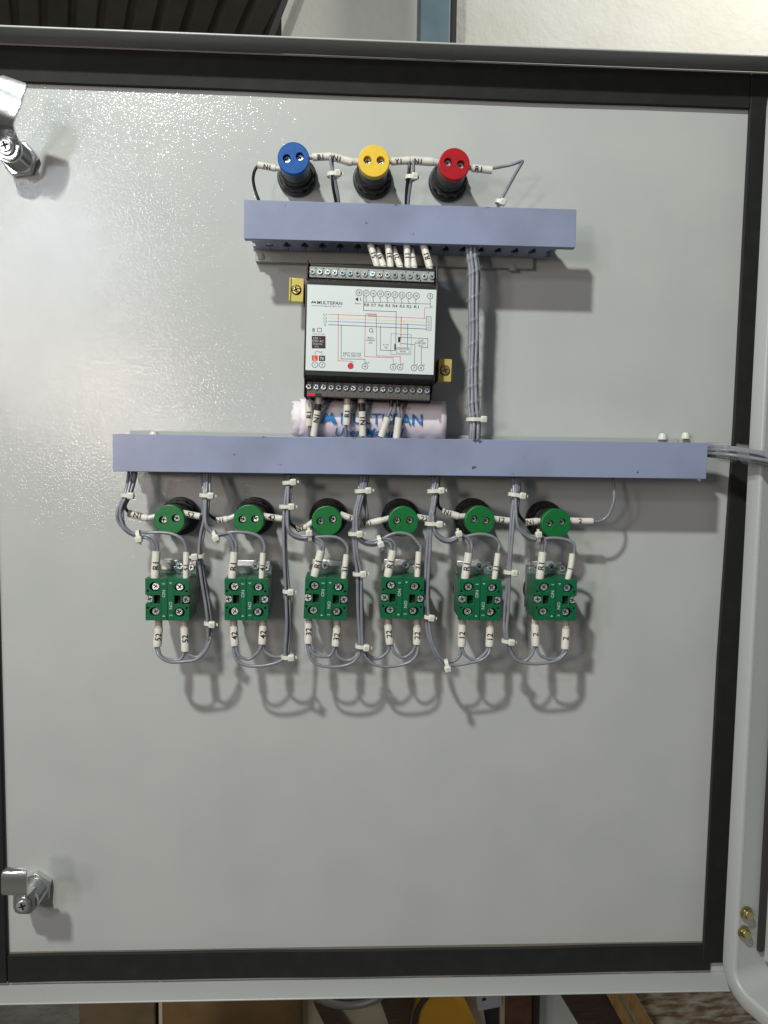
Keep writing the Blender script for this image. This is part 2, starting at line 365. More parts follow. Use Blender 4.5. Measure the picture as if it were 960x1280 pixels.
# ------------------------------------------------------------------ cabinet door
cabinet = thing('electrical_cabinet', (0, 0, -0.39), 'light grey steel electrical cabinet with its door swung open', 'cabinet')
def group_part(name, loc):
    o = bpy.data.objects.new(name, None); scene.collection.objects.link(o); o.empty_display_size = 0.01
    o.parent = cabinet; o.location = Vector(loc) - WL[cabinet.name]; WL[o.name] = Vector(loc); return o
door = group_part('door', (0, 0, -0.39))
XL, XR, ZT, ZB = -0.337, 0.337, 0.3905, -0.3895
def dpart(mb, name, m, bevel=0): return mb.build(name, m, door, origin=(0, 0, 0), bevel=bevel)
dpart(MB().box(XL, XR, 0, 0.0016, ZB, ZT), 'door_panel', 'paint')
def flange(mb, nm): return dpart(mb, nm, 'paint_smooth', 0.0006)
mb = MB()
mb.add([(x, y, z) for x in (XL, XR) for (y, z) in ((0.0, ZT), (-0.030, ZT - 0.0038), (-0.030, ZT - 0.0022), (0.0, ZT + 0.0016))],
       [(0, 1, 2, 3), (4, 7, 6, 5), (0, 4, 5, 1), (1, 5, 6, 2), (2, 6, 7, 3), (3, 7, 4, 0)])
flange(mb, 'top_flange')
flange(MB().box(XL, XR, -0.0235, 0.0, ZB - 0.0016, ZB), 'bottom_flange')
flange(MB().box(XL - 0.0016, XL, -0.0235, 0.0, ZB - 0.0016, ZT + 0.0016), 'side_flange')
flange(MB().box(XR, XR + 0.0016, -0.0235, 0.0, ZB - 0.0016, ZT + 0.0016), 'side_flange')
def strip(poly, h0, h1, nm='gasket_strip'):
    # front face worn black, side faces cut foam
    mb = MB(); mb.prism([poly], h0, h1)
    mb.m = 0
    for i, f in enumerate(mb.f):
        ys = [mb.v[k].y for k in f]; mb.mi[i] = 0 if max(ys) - min(ys) < 1e-6 else 1
    return dpart(mb, nm, ['foam', 'foam_side'], 0.0006)
def wavy(x0, x1, z, amp, n=14):
    return [(x0 + (x1 - x0) * i / n, z + amp * math.sin(i * 1.7) * 0.6 + amp * math.sin(i * 0.55)) for i in range(n + 1)]
ti = W(0, 103, 0); ti2 = W(927, 137, 0); bi = W(12, 1190, 0); bi2 = W(877, 1180, 0)
topz = W(0, 102.5, 4.5).z + 0.001; botz = bi.z
g1 = 0.0045
strip(wavy(XL + 0.003, 0.3085, topz, 0.0003) + [(0.3085, ZT - 0.0035), (XL + 0.003, ZT - 0.0035)], 0.0008, g1)
strip(wavy(-0.3045, 0.312, -0.3875 + 0.002, 0.0004)[0:] + list(reversed(wavy(-0.3045, 0.312, botz - 0.0010, 0.0005))), 0.0008, 0.0042)
strip([(0.3045, -0.378), (0.330, -0.378), (0.330, ZT - 0.0035), (0.3095, ZT - 0.0035), (0.3092, 0.1), (0.3052, -0.1), (0.3050, -0.36)], 0.0008, 0.0048)
strip([(XL + 0.003, ZB + 0.004), (-0.3053, ZB + 0.004), (-0.3053, 0.358), (XL + 0.003, 0.358)], 0.0008, 0.0048)
dpart(MB().box(-0.304, 0.3085, -0.0008, -0.0002, botz - 0.004, botz + 0.0004), 'adhesive_edge', 'glue')

# ------------------------------------------------------------------ cabinet body at the hinge side (front rim, side wall, bolts)
th = math.radians(17); U = Vector((math.sin(th), -math.cos(th), 0)); Wd = Vector((math.cos(th), math.sin(th), 0))
A0 = W(903.5, 1180, 30)
A0 = Vector((A0.x, -0.030, 0)); zb = W(905, 1236, 30).z; zt = 0.376; rc = 0.028
RIM = 0.0136
def rim_path(ins):
    r = rc - ins; pts = []
    for k in range(9):
        a = math.pi / 2 * k / 8; pts.append((rc - r * math.cos(a), zt - rc + r * math.sin(a)))
    pts = [(0.45, zt - ins)] + list(reversed(pts))
    q = []
    for k in range(9):
        a = math.pi / 2 * k / 8; q.append((rc - r * math.cos(a), zb + rc - r * math.sin(a)))
    pts += q + [(0.45, zb + ins)]
    return pts
def sweep(profile, nm, m, parent):
    mb = MB(); rows = []
    for (ins, w) in profile:
        rows.append([A0 + U * u + Wd * w + Vector((0, 0, z)) for u, z in rim_path(ins)])
    n = len(rows[0]); vs = [p for r in rows for p in r]
    mb.add(vs, [(i * n + k, i * n + k + 1, (i + 1) * n + k + 1, (i + 1) * n + k) for i in range(len(rows) - 1) for k in range(n - 1)])
    return mb.build(nm, m, parent, origin=(A0.x, A0.y, 0), angle=50)
cab = group_part('body', (A0.x, A0.y, -0.4))
sweep([(0, 0.012), (0, 0.0012), (0.0004, 0.0004), (0.0012, 0), (RIM - 0.0022, 0), (RIM - 0.0008, 0.0005), (RIM - 0.0001, 0.0018), (RIM, 0.0035)], 'rim', 'paint_smooth', cab)
sweep([(RIM, 0.0036), (RIM, 0.30)], 'side_wall', 'paint_smooth', cab)
sweep([(-0.0016, 0.0125), (-0.0016, 0.004), (0.0, 0.004)], 'rubber_seal', 'foam', cab)
# proud dark strip imitating the shade of a vertical slot in the side wall and the mounting plate beyond it
s0 = A0 + U * RIM + Wd * 0.0220
for nm, w0, w1, d, m, z1 in (('slot', 0.0, 0.0055, 0.0, 'dark_steel', zb + 0.040), ('inner_plate', 0.0058, 0.08, -0.0008, 'paint_smooth', zb + 0.032)):
    mb = MB(); vs = []
    for w in (w0, w1):
        for dd in (-d + 0.0, -d - 0.0035):
            for z in (z1, zt - 0.03): vs.append(s0 + Wd * w + U * (0.0044 + dd) + Vector((0, 0, z)) + U * (0.0022 if nm == 'inner_plate' else 0.0))
    mb.add(vs, [(0, 1, 3, 2), (4, 6, 7, 5), (0, 4, 5, 1), (2, 3, 7, 6), (0, 2, 6, 4), (1, 5, 7, 3)])
    mb.build(nm, m, cab, origin=(A0.x, A0.y, 0), bevel=0.0004)
# weld blobs in the lower corner
mb = MB()
for i in range(9):
    p = A0 + U * (RIM + 0.001) + Wd * (0.004 + i * 0.0028) + Vector((0, 0, zb + RIM + 0.002 + random.uniform(-0.001, 0.001)))
    mb.tube([p + Vector((-0.001, 0, 0)), p + Vector((0.0015, 0, 0.001))], 0.0022 + random.uniform(0, 0.0008), 7)
mb.build('weld_bead', 'paint_smooth', cab, origin=(A0.x, A0.y, 0))
def hexloop(r, rot=0, n=6): return [(r * math.cos(math.radians(rot) + 2 * math.pi * k / n), r * math.sin(math.radians(rot) + 2 * math.pi * k / n)) for k in range(n)]
for i, (x, y, lb) in enumerate(((932.5, 1141, 'upper one of two yellow zinc hex bolts in the cabinet side wall'), (929.5, 1165, 'lower one of two yellow zinc hex bolts in the cabinet side wall'))):
    hh = 30 + 1000 * RIM * math.cos(th) + 1
    t = thing('hex_bolt', W(x, y, hh - 1.5), lb, 'bolt', 'hex bolts in the cabinet side wall'); t.rotation_euler = (math.radians(-6), 0, math.radians(8))
    MB().lathe([(5.6, 0), (5.6, 1.1), (4.9, 1.5)], 24).build('washer', 'brass', t, sc=0.001)
    mb = MB(); mb.prism([hexloop(4.3, 10 + 20 * i)], 1.4, 5.0); mb.lathe([(3.9, 4.9), (3.6, 5.5)], 18, cap0=False); mb.build('head', 'brass', t, sc=0.001, bevel=0.0004)

# ------------------------------------------------------------------ screws (shared meshes)
def cross_loop(r, w, rot=0):
    pts = [(w, w), (w, r), (-w, r), (-w, w), (-r, w), (-r, -w), (-w, -w), (-w, -r), (w, -r), (w, -w), (r, -w), (r, w)]
    c, s = math.cos(rot), math.sin(rot); return [(x * c - y * s, x * s + y * c) for x, y in pts]
def screw_mesh(r, m, rot=0.3, th_=1.2):
    mb = MB(); mb.prism([circ(0, 0, r * 0.86, 18), cross_loop(r * 0.62, r * 0.15, rot)], th_ * 0.6, th_)
    mb.lathe([(r, 0), (r, th_ * 0.55), (r * 0.86, th_)], 18, cap0=True, cap1=False)
    mb.m = 1; mb.lathe([(r * 0.7, th_ * 0.45), (r * 0.7, th_ * 0.5)], 12)
    return mb.mesh('screw', [m, 'void'], sc=0.001)
SC = {}
def screw(r, m, parent, x, z, h, rot=None, name='screw'):
    rot = random.choice((0.2, 0.5, 0.9, 1.2)) if rot is None else rot
    k = (r, m, rot)
    if k not in SC: SC[k] = screw_mesh(r, m, rot)
    o = bpy.data.objects.new(name, SC[k]); scene.collection.objects.link(o); o.parent = parent
    o.location = (x * 0.001, -h * 0.001, z * 0.001); o.rotation_euler = (random.uniform(-.08, .08), 0, random.uniform(-.08, .08))
    WL[o.name] = Vector((0, 0, 0)); return o

# ------------------------------------------------------------------ wire ducts
def duct(x0, x1, z0, z1, depth, bx0, bx1, bz0, bz1, pitch, name_label, body_end=0.0, base_h=5):
    c = Vector(((x0 + x1) / 2, 0, (z0 + z1) / 2))
    t = thing('wiring_duct', (x0, 0, z0), name_label, 'cable duct', 'lavender wiring ducts on the door')
    def b(mb, nm, m, bev=0.0): return mb.build(nm, m, t, origin=(x0, 0, z0), bevel=bev)
    d = depth
    mb = MB(); mb.box(x0, x1, -d, -d + 0.0018, z0, z1); mb.box(x0, x1, -d + 0.0018, -d + 0.0065, z0, z0 + 0.0014); mb.box(x0, x1, -d + 0.0018, -d + 0.0065, z1 - 0.0014, z1)
    b(mb, 'lid', 'duct', 0.0004)
    xe = x1 - body_end
    b(MB().box(x0 + 0.002, xe, -0.0025, -base_h * 0.001 + 0.001, z0 + 0.002, z1 - 0.002), 'tray', 'duct_lit')
    b(MB().box(bx0, bx1, -base_h * 0.001 + 0.0012, -0.0003, bz0, bz1), 'backing_strip', 'duct_pale', 0.0006)
    # slotted side fingers
    g = pitch * 0.022; k = pitch * 0.5
    L0, L1 = base_h * 0.001, d - 0.0042
    prof = [(-k + g, L0), (k - g, L0), (k - g, L1 - 0.021), (k - 0.0028, L1 - 0.0205), (k - 0.0028, L1 - 0.0135), (k - 0.0013, L1 - 0.012), (k - 0.0013, L1 - 0.001), (k - g, L1 - 0.0008), (k - g, L1), (-k + g, L1), (-k + g, L1 - 0.0008), (-k + 0.0013, L1 - 0.001), (-k + 0.0013, L1 - 0.012), (-k + 0.0028, L1 - 0.0135), (-k + 0.0028, L1 - 0.0205), (-k + g, L1 - 0.021)]
    mb = MB(); vs = [(x, -h, 0) for x, h in prof] + [(x, -h, 0.0012) for x, h in prof]
    tri = tessellate_polygon([[Vector((x, h, 0)) for x, h in prof]]); n = len(prof)
    mb.add(vs, [tuple(q) for q in tri] + [tuple(i + n for i in reversed(q)) for q in tri] + [(i, (i + 1) % n, (i + 1) % n + n, i + n) for i in range(n)])
    me = mb.mesh('side_finger', 'duct_lit')
    cnt = int((xe - x0 - 0.003) / pitch)
    for zz in (z0 + 0.0016, z1 - 0.0028):
        for i in range(cnt):
            o = bpy.data.objects.new('side_finger', me); scene.collection.objects.link(o); o.parent = t
            o.location = (0.003 + pitch * (i + 0.5), 0, zz - z0)
    b(MB().box(x0 + 0.003, xe, -L1 + 0.003, -L0, (z0 + z1) / 2 - 0.0005, (z0 + z1) / 2 + 0.0005), 'dark_core', 'void')  # added black sheet, imitates the shade inside the duct behind the slots
    return t
ZU0, ZU1 = 0.2328, 0.2615
duct(-0.0972, 0.1560, ZU0, ZU1, 0.045, W(320, 318, 3).x, W(665, 330, 3).x, ZU0 - 0.0072, ZU1 - 0.002, 0.01385,
     'shorter lavender plastic wiring duct mounted above the relay module', body_end=0.009, base_h=9)
ZL0, ZL1 = 0.0562, 0.0848
duct(-0.1968, 0.2674, ZL0, ZL1, 0.045, -0.196, 0.262, ZL0 + 0.001, ZL1 + 0.0042, 0.01385,
     'longer lavender plastic wiring duct crossing the middle of the door', body_end=0.004)
# tie-mount nubs poking out behind the ducts
for (x, y, lb) in ((192, 543, 'small white mounting nub above the left end of the long duct'), (828, 545, 'left one of two white nubs above the right end of the long duct'),
                   (857, 544, 'right one of two white nubs above the right end of the long duct'), (641, 334, 'small grey nub under the right end of the short duct'),
                   (327, 320, 'small grey nub under the left end of the short duct')):
    p = W(x, y, 6); mb = MB()
    mb.tube([p + Vector((0, 0, -0.003)), p, p + Vector((0, 0, 0.0022))], [0.0036, 0.0034, 0.0022], 12)
    tag(mb.build('mounting_nub', 'tie' if y > 500 else 'duct_pale', origin=p), lb, 'cable mount', 'mounting nubs behind the ducts')

# ------------------------------------------------------------------ indicator lamps
def lamp(x, y, capm, roll, label, group, word):
    P = W(x, y, 40); t = thing('indicator_lamp', (P.x, 0, P.z), label, 'indicator lamp', group, roll)
    mb = MB()
    pr = [(15.6, 0.3), (15.9, 1.0), (15.9, 3.0), (15.2, 4.4), (14.2, 4.6)]
    mb.lathe(pr, 40); mb.build('locking_ring', 'black', t, sc=0.001)
    mb = MB(); mb.prism([[((14.2 if k % 4 < 2 else 13.4) * math.cos(2 * math.pi * k / 48), (14.2 if k % 4 < 2 else 13.4) * math.sin(2 * math.pi * k / 48)) for k in range(48)]], 4.7, 11)
    mb.build('nut', 'black_satin', t, sc=0.001, bevel=0.0003)
    mb = MB(); mb.lathe([(11.6, 11), (11.9, 12), (11.9, 18), (11.3, 18.6), (11.3, 33.5)], 40); mb.build('barrel', 'black', t, sc=0.001)
    # cap with two screw wells
    mb = MB(); wx = 5.0; wr = 3.1
    mb.prism([circ(0, 0, 11.3, 48), list(reversed(circ(-wx, 0.6, wr, 24))), list(reversed(circ(wx, 0.6, wr, 24)))], 34, 40)
    mb.lathe([(11.9, 33.7), (12.0, 34.2), (12.0, 39.2), (11.75, 39.8), (11.3, 40)], 48, cap0=True, cap1=False)
    mb.m = 1
    for s_ in (-1, 1): mb.lathe([(wr, 34.15), (wr, 34.25)], 20, c=(s_ * wx, 0.6))
    cap = mb.build('cap', [capm, 'void'], t, sc=0.001)
    for s_ in (-1, 1): screw(2.7, 'nickel', cap, s_ * wx, 0.6, 35.2, name='terminal_screw')
    return t
lamp(366.7, 197.5, 'blue_cap', -10, 'indicator lamp with a round blue cap above the short duct', 'three coloured indicator lamps in the top row', 'blue')
lamp(467.5, 201, 'yellow_cap', 0, 'indicator lamp with a round yellow cap above the short duct', 'three coloured indicator lamps in the top row', 'yellow')
lamp(568, 204.7, 'red_cap', 9, 'indicator lamp with a round red cap above the short duct', 'three coloured indicator lamps in the top row', 'red')
ORD = ['leftmost', 'second from left', 'third from left', 'third from right', 'second from right', 'rightmost']
GL = [(211.5, 650, -8), (310.8, 650, -3), (408.4, 651.4, -10), (504.3, 651.7, -2), (600, 651, 7), (695.4, 654.6, -7)]
for k, (x, y, r) in enumerate(GL):
    lamp(x, y, 'green_cap', r, 'green capped indicator lamp below the long duct, %s of six' % ORD[k], 'six green indicator lamps below the long duct', 'green')

# ------------------------------------------------------------------ push button contact blocks
def half_mesh():
    """left half drawn in mm, centre of the pair at 0, front at h 49"""
    mb = MB()
    out = [(-16.7, -16.4), (-0.15, -16.4), (-0.15, 16.4), (-16.7, 16.4), (-16.7, 3.6), (-11.4, 3.6), (-11.4, -3.3), (-16.7, -3.3)]
    holes = [circ(-9.4, 10.0, 4.1, 20, 0.92), circ(-9.6, -9.6, 4.1, 20, 0.85), rect(-10.2, -5.4, -3.3, 3.5), circ(-14.8, 6.6, 0.9, 8), circ(-14.8, -6.6, 0.9, 8)]
    mb.prism([out] + [list(reversed(h)) for h in holes], 44.5, 49)
    mb.prism([[(-16.7, -14.4), (-14.7, -16.4), (-0.15, -16.4), (-0.15, 16.4), (-16.7, 16.4)]], 21, 44.3)
    mb.box(-4.9, -4.5, -49.25, -48.9, -16, 16)
    mb.box(-16.4, -5.6, -49.2, -48.9, 5.05, 5.35); mb.box(-16.4, -5.6, -49.2, -48.9, -5.15, -4.85)
    mb.m = 1
    for h in ([circ(-9.4, 10.0, 4.05, 16, 0.92), circ(-9.6, -9.6, 4.05, 16, 0.85), rect(-10.1, -5.5, -3.2, 3.4), rect(-16.0, -11.5, -3.2, 3.5)]): mb.prism([h], 44.4, 44.8)
    return mb.mesh('contact_block', ['green_block', 'void'], sc=0.001)
HM = half_mesh()
def ink_mesh():
    mb = MB(); put_text(mb, '3', -2.7, 12.4, 2.2, 49.08, -90); put_text(mb, 'NO', -2.6, 4.6, 2.5, 49.08, -90, width=5.6); put_text(mb, '4', -2.7, -12.8, 2.2, 49.08, -90)
    return mb.mesh('lettering', 'ink_white', sc=0.001)
IM = ink_mesh()
CB = [(209, 749.5, 0), (307.8, 749.5, 0), (407.3, 748.7, 2.2), (503, 748, 1.2), (600, 749.8, 0.5), (694.5, 750, 0.3)]
for k, (x, y, roll) in enumerate(CB):
    P = W(x, y, 49)
    t = thing('push_button_switch', (P.x, 0, P.z), 'green double contact block of a push button, %s of six' % ORD[k], 'push button switch', 'six green push button contact blocks', roll)
    MB().lathe([(15, 0.3), (15, 4), (13, 4.5), (13, 9)], 32).build('mounting_ring', 'black', t, sc=0.001)
    # clear holder with its two clamp screws above the blocks
    mb = MB(); mb.box(-15.5, 16.5, -20.5, -9, -14, 22); hol = mb.build('holder', 'clear' if k != 3 else 'clear', t, sc=0.001, bevel=0.0008)
    mb = MB(); mb.box(-13.5, 14.5, -12, -8.6, 17, 25.5); mb.build('clamp_plate', 'nickel', hol, sc=0.001, bevel=0.0005)
    screw(3.0, 'zinc' if k in (0, 3, 5) else 'nickel', hol, 3.4 if k != 2 else -2.5, 22.3, 21.2, name='clamp_screw')
    screw(2.6, 'nickel', hol, 12.5, 21.0, 20.6, name='clamp_screw')
    if k == 0:
        MB().box(-10.5, -3.0, -25, -12.5, 19, 27).build('locking_tab', 'sleeve', hol, sc=0.001, bevel=0.0012)
    for s_ in (0, 1):
        o = bpy.data.objects.new('contact_block', HM); scene.collection.objects.link(o); o.parent = t
        if s_: o.rotation_euler = (0, math.pi, 0)
        bv = o.modifiers.new('bevel', 'BEVEL'); bv.width = 0.0003; bv.segments = 1; bv.limit_method = 'ANGLE'; bv.angle_limit = math.radians(60)
        q = bpy.data.objects.new('lettering', IM); scene.collection.objects.link(q); q.parent = o
        for (sx, sz) in ((-9.2 + (0.6 if s_ else 0), 9.9), (-13.9, 0.1), (-9.2, -9.6)):
            screw(3.0, 'nickel', o, sx, sz, 46.0 if abs(sz) > 5 else 46.6, name='terminal_screw')

# ------------------------------------------------------------------ relay module
Pm = W(463.7, 412.3, 58); Pm = Vector((Pm.x, 0, Pm.z))
mod = thing('relay_module', Pm, 'black phase relay module with a white wiring diagram label between the two ducts', 'relay module', roll=1.0)
def mp_(mb, nm, m, par=mod, bev=0.0): return mb.build(nm, m, par, sc=0.001, bevel=bev)
# housing: side profile (z, h) extruded along x
def zprof(prof, x0, x1):
    mb = MB(); n = len(prof); vs = [(x0, -h, z) for z, h in prof] + [(x1, -h, z) for z, h in prof]
    tri = tessellate_polygon([[Vector((z, h, 0)) for z, h in prof]])
    return mb.add(vs, [tuple(q) for q in tri] + [tuple(i + n for i in reversed(q)) for q in tri] + [(i, (i + 1) % n, (i + 1) % n + n, i + n) for i in range(n)])
prof = [(-50, 4), (50, 4), (50, 46), (46.8, 46), (38.0, 46), (37.5, 50), (34.6, 57.4), (-35.5, 57.4), (-38.4, 51), (-38.9, 46), (-50, 46)]
mp_(zprof(prof, -48.3, 48.3), 'housing', 'black', bev=0.0006)
for s_ in (-1, 1):
    pe = [(-51, 3), (51.5, 3), (51.5, 49.5), (38, 49.5), (35.4, 57.6), (-36.3, 57.6), (-38.6, 50), (-51, 50)]
    mp_(zprof(pe, 48.35 * s_ - (0.0 if s_ > 0 else 1.2), 48.35 * s_ + (1.2 if s_ > 0 else 0.0)), 'end_cap', 'black_satin', bev=0.0004)
lab = mp_(MB().box(-48.2, 48.2, -58.0, -57.45, -31.6, 31.4), 'label', 'label', bev=0.0)
LH = 58.05
inks = {k: MB() for k in ('ink', 'ink_grey', 'ink_red', 'ink_orange', 'ink_pink', 'ink_yellow', 'ink_blue', 'ink_white')}
def L(x, y):
    u = (x - 148 + (y - 155) * 0.030) / 668.0; v = (y - 155 - (x - 148) * 0.028) / 446.0
    return (-48.2 + 96.4 * u, 31.4 - 63.0 * v)
def line(pts, k='ink_grey', w=0.38, h=LH):
    for (a_, b_) in zip(pts[:-1], pts[1:]):
        a2, b2 = Vector(L(*a_)), Vector(L(*b_)); d = (b2 - a2).normalized(); n_ = Vector((-d.y, d.x)) * w / 2; d *= w / 2
        a2 -= d; b2 += d
        inks[k].add([(p.x, -h, p.y) for p in (a2 - n_, b2 - n_, b2 + n_, a2 + n_)], [(0, 1, 2, 3)])
def circle(x, y, r, k='ink', w=0.36, num=None, th_=1.7):
    c = L(x, y); o_ = circ(c[0], c[1], r, 24); i_ = circ(c[0], c[1], r - w, 24)
    inks[k].add([(p[0], -LH, p[1]) for p in o_ + i_], [(j, (j + 1) % 24, (j + 1) % 24 + 24, j + 24) for j in range(24)])
    if num: put_text(inks[k], num, c[0], c[1], th_, LH, 0, bold=0.01)
def txt(s, x, y, h, k='ink', width=None, rot=0, bold=0.0, hh=LH): c = L(x, y); put_text(inks[k], s, c[0], c[1], h, hh, rot, width, bold)
def fill(x0, y0, x1, y1, k, h=LH):
    P4 = [L(x0, y0), L(x1, y0), L(x1, y1), L(x0, y1)]; inks[k].add([(p[0], -h, p[1]) for p in P4], [(0, 1, 2, 3)])
nums = ['18', '17', '16', '15', '14', '13', '12', '11', '10']
for j, nm in enumerate(nums): circle(413 + j * 37.2, 194 + j * 1.6, 2.45, num=nm, th_=1.9)
circle(783, 207, 2.2, num='9', th_=1.9)
for j in range(8):
    x = 451 + j * 36.8; y = 212 + j * 1.5
    line([(x, y), (x, y + 8)], 'ink', 0.3); line([(x - 6, y + 7), (x, y + 18)], 'ink', 0.3); line([(x, y + 18), (x, y + 28)], 'ink', 0.3)
    txt('R%d' % (8 - j), x + 2, 256 + j * 1.1, 2.1, 'ink', 3.6, bold=0.01)
line([(436, 242), (785, 248)], 'ink', 0.3); line([(783, 222), (783, 268)], 'ink', 0.3); txt('C', 792, 263, 1.6)
line([(783, 268), (754, 268), (753, 322)], 'ink_red', 0.3)
line([(437, 207), (437, 286), (606, 290), (604, 492)], 'ink', 0.35)
txt('Alarm', 406, 250, 1.3, width=4.6); 
for r_ in (1.2, 1.9): 
    c = L(410, 228); line([(414 + r_ * 5, 220), (414 + r_ * 5, 236)], 'ink', 0.25)
fill(396, 223, 404, 234, 'ink'); fill(403, 219, 409, 238, 'ink')
# maker's logo and name
lx = [(165, 252), (174, 239), (180, 246), (186, 239), (194, 252), (187, 252), (184, 247), (180, 253), (175, 247), (171, 252)]
inks['ink'].add([(L(*p)[0], -LH, L(*p)[1]) for p in lx], [tuple(reversed(t_)) for t_ in tessellate_polygon([[Vector((p[0], p[1], 0)) for p in lx]])])
txt('MULTISPAN', 262, 249, 2.35, width=18.6, bold=0.015)
txt('www.multispanindia.com', 245, 265, 1.0, width=22.4)
for nm, y, k, x1 in (('L1', 308, 'ink_pink', 760), ('L2', 327, 'ink_yellow', 762), ('L3', 344, 'ink_blue', 762), ('N', 362, 'ink', 762)):
    txt(nm, 238, y + 1, 1.7, width=2.3 if nm != 'N' else 1.2); line([(256, y), (x1, y + 15 if nm != 'N' else y + 17)], k, 0.38)
line([(306, 309), (304, 550), (372, 552), (372, 565)], 'ink_red', 0.34)
line([(321, 363), (320, 540), (444, 541), (444, 565)], 'ink', 0.34)
line([(452, 303), (446, 310), (442, 527), (590, 531), (592, 570)], 'ink_red', 0.34)
line([(452, 303), (503, 305), (504, 522), (628, 525), (628, 570)], 'ink_red', 0.34)
txt('OOOO', 479, 311, 1.9, 'ink_red', 6.0, bold=0.02)
line([(632, 318), (631, 432)], 'ink_red', 0.5); line([(649, 336), (648, 462)], 'ink_yellow', 0.45); line([(666, 352), (665, 475)], 'ink_blue', 0.5)
line([(524, 368), (524, 492), (600, 494)], 'ink', 0.34)
line([(632, 432), (631, 468)], 'ink_pink', 0.34)
circle(476, 389, 1.6, 'ink_grey', 0.45); line([(482, 394), (488, 400)], 'ink_grey', 0.35)
for s_, x, y, h, w in (('MAIN', 473, 428, 1.3, 4.4), ('CURRENT', 473, 441, 1.3, 7.2), ('/5A', 473, 454, 1.3, 3.2), ('41 TO', 553, 464, 1.2, 4.4), ('45', 553, 478, 1.2, 2.2),
                       ('INPUT VOLTAGE', 377, 511, 1.5, 13.4), ('57 TO 300V AC', 377, 524, 1.5, 13.6), ('CAP', 735, 440, 1.4, 4.2), ('SUPPLIED', 733, 453, 1.4, 8.6), ('/5A', 733, 467, 1.4, 3.8),
                       ('CAPACITOR', 642, 485, 1.3, 8.4), ('BANK', 642, 497, 1.2, 4.4)):
    txt(s_, x, y, h, 'ink_grey', w, bold=0.01)
line([(580, 405), (685, 410), (683, 516), (578, 513), (580, 405)], 'ink_grey', 0.25)
line([(609, 478), (674, 479), (674, 508), (609, 507), (609, 478)], 'ink_grey', 0.28)
fill(616, 424, 628, 450, 'ink'); line([(617, 423), (772, 429), (771, 477), (738, 476), (738, 568)], 'ink', 0.32); line([(630, 456), (704, 461), (701, 568)], 'ink', 0.32)
fill(596, 458, 605, 490, 'ink_grey')
line([(764, 314), (788, 315), (788, 385), (763, 384), (764, 314)], 'ink', 0.32)
for j, ch in enumerate('LOAD'): txt(ch, 776, 326 + j * 15, 1.5)
# lower left block
txt('B', 179, 390, 2.6, bold=0.01); line([(199, 381), (219, 381), (219, 400), (199, 400), (199, 381)], 'ink', 0.35); txt('Made in India', 205, 411, 0.9, width=9)
fill(168, 421, 240, 487, 'ink_red', LH); fill(169.5, 422.5, 238.5, 485.5, 'ink', LH + 0.02)
for s_, y, h, w in (('100 ~', 433, 1.4, 5.6), ('270V AC', 448, 1.8, 8.4), ('50/60 Hz', 463, 1.3, 7.2), ('3VA', 477, 1.0, 3.0)):
    txt(s_, 190 + (w / 8.4) * 10, y, h, 'ink_white', w, hh=LH + 0.04)
line([(185, 518), (186, 506), (200, 500), (212, 508), (220, 503), (221, 518)], 'ink', 0.28)
fill(168, 523, 199, 551, 'ink_orange'); fill(205, 524, 237, 552, 'ink'); txt('L', 183, 537, 2.3, 'ink_white', hh=LH + 0.03, bold=0.03); txt('N', 221, 538, 2.3, 'ink_white', hh=LH + 0.03, bold=0.03)
for s_, x, y in (('1', 184, 572), ('2', 221, 573), ('4', 444, 578), ('5', 590, 581), ('6', 627, 581), ('7', 700, 584), ('8', 737, 584)): circle(x, y, 2.35, num=s_, th_=1.9)
c = L(369, 577); inks['ink_red'].add([(p[0], -LH, p[1]) for p in circ(c[0], c[1], 2.35, 24)], [tuple(range(24))])
for s_, x, y in (('V1', 380, 556), ('VN', 459, 558), ('P1', 604, 563), ('P2', 642, 563), ('S1', 714, 566), ('S2', 751, 566)): txt(s_, x, y, 1.3, 'ink_grey')
for k, mb in inks.items():
    if mb.v: mp_(mb, 'printing', k, lab)
# terminal strips with 17 screws each
def term(zc, zh, m, h, x0, dirn):
    ts = mp_(MB().box(-47.4, 47.2, -h, -44, zc - zh / 2, zc + zh / 2), 'terminal_strip', m, bev=0.0004)
    for j in range(17):
        x = x0 + j * 5.67
        screw(2.15, 'zinc' if (j * 7) % 3 else 'nickel', ts, x, zc + (0 if dirn > 0 else 1.6), h + 0.1, name='terminal_screw')
    mb = MB()
    for j in range(17):
        x = x0 + j * 5.67 + 2.8
        if j % 2 == 0: mb.lathe([(0.55, h + 0.02), (0.5, h + 0.06)], 8, c=(x, zc - (2.9 if dirn > 0 else -4.6)))
        if j in (0, 1, 3, 4, 7, 9, 12, 13, 15): mb.lathe([(0.5, h + 0.02), (0.45, h + 0.06)], 8, c=(x, zc + (2.9 if dirn > 0 else 4.6)))
    for j in range(16): mb.box(x0 + j * 5.67 + 2.75, x0 + j * 5.67 + 2.9, -h - 0.06, -h - 0.01, zc - zh / 2 + 0.1, zc - zh / 2 + (1.6 if dirn > 0 else 3.2))
    mp_(mb, 'pin_hole', 'void', ts)
    return ts
term(43.0, 8.0, 'term_grey', 48.5, -45.4, 1)
tb = term(-44.6, 11.2, 'term_dark', 48.5, -46.0, -1)
mb = MB(); mb.box(-47.2, -41.2, -48.62, -48.52, -49.9, -47.8); mp_(mb, 'terminal_mark', 'ink_red', tb)
mb = MB(); mb.box(-41.0, -36.0, -48.62, -48.52, -49.9, -47.8); mp_(mb, 'terminal_mark', 'ink', tb)
mb = MB()
for j, s_ in ((5, 'VR'), (7, 'N'), (11, 'P1'), (12, 'P2'), (14, 'S1'), (15, 'S2')): put_text(mb, s_, -46.0 + j * 5.67, -48.8, 1.2, 48.56, 0)
mp_(mb, 'terminal_lettering', 'ink', tb)
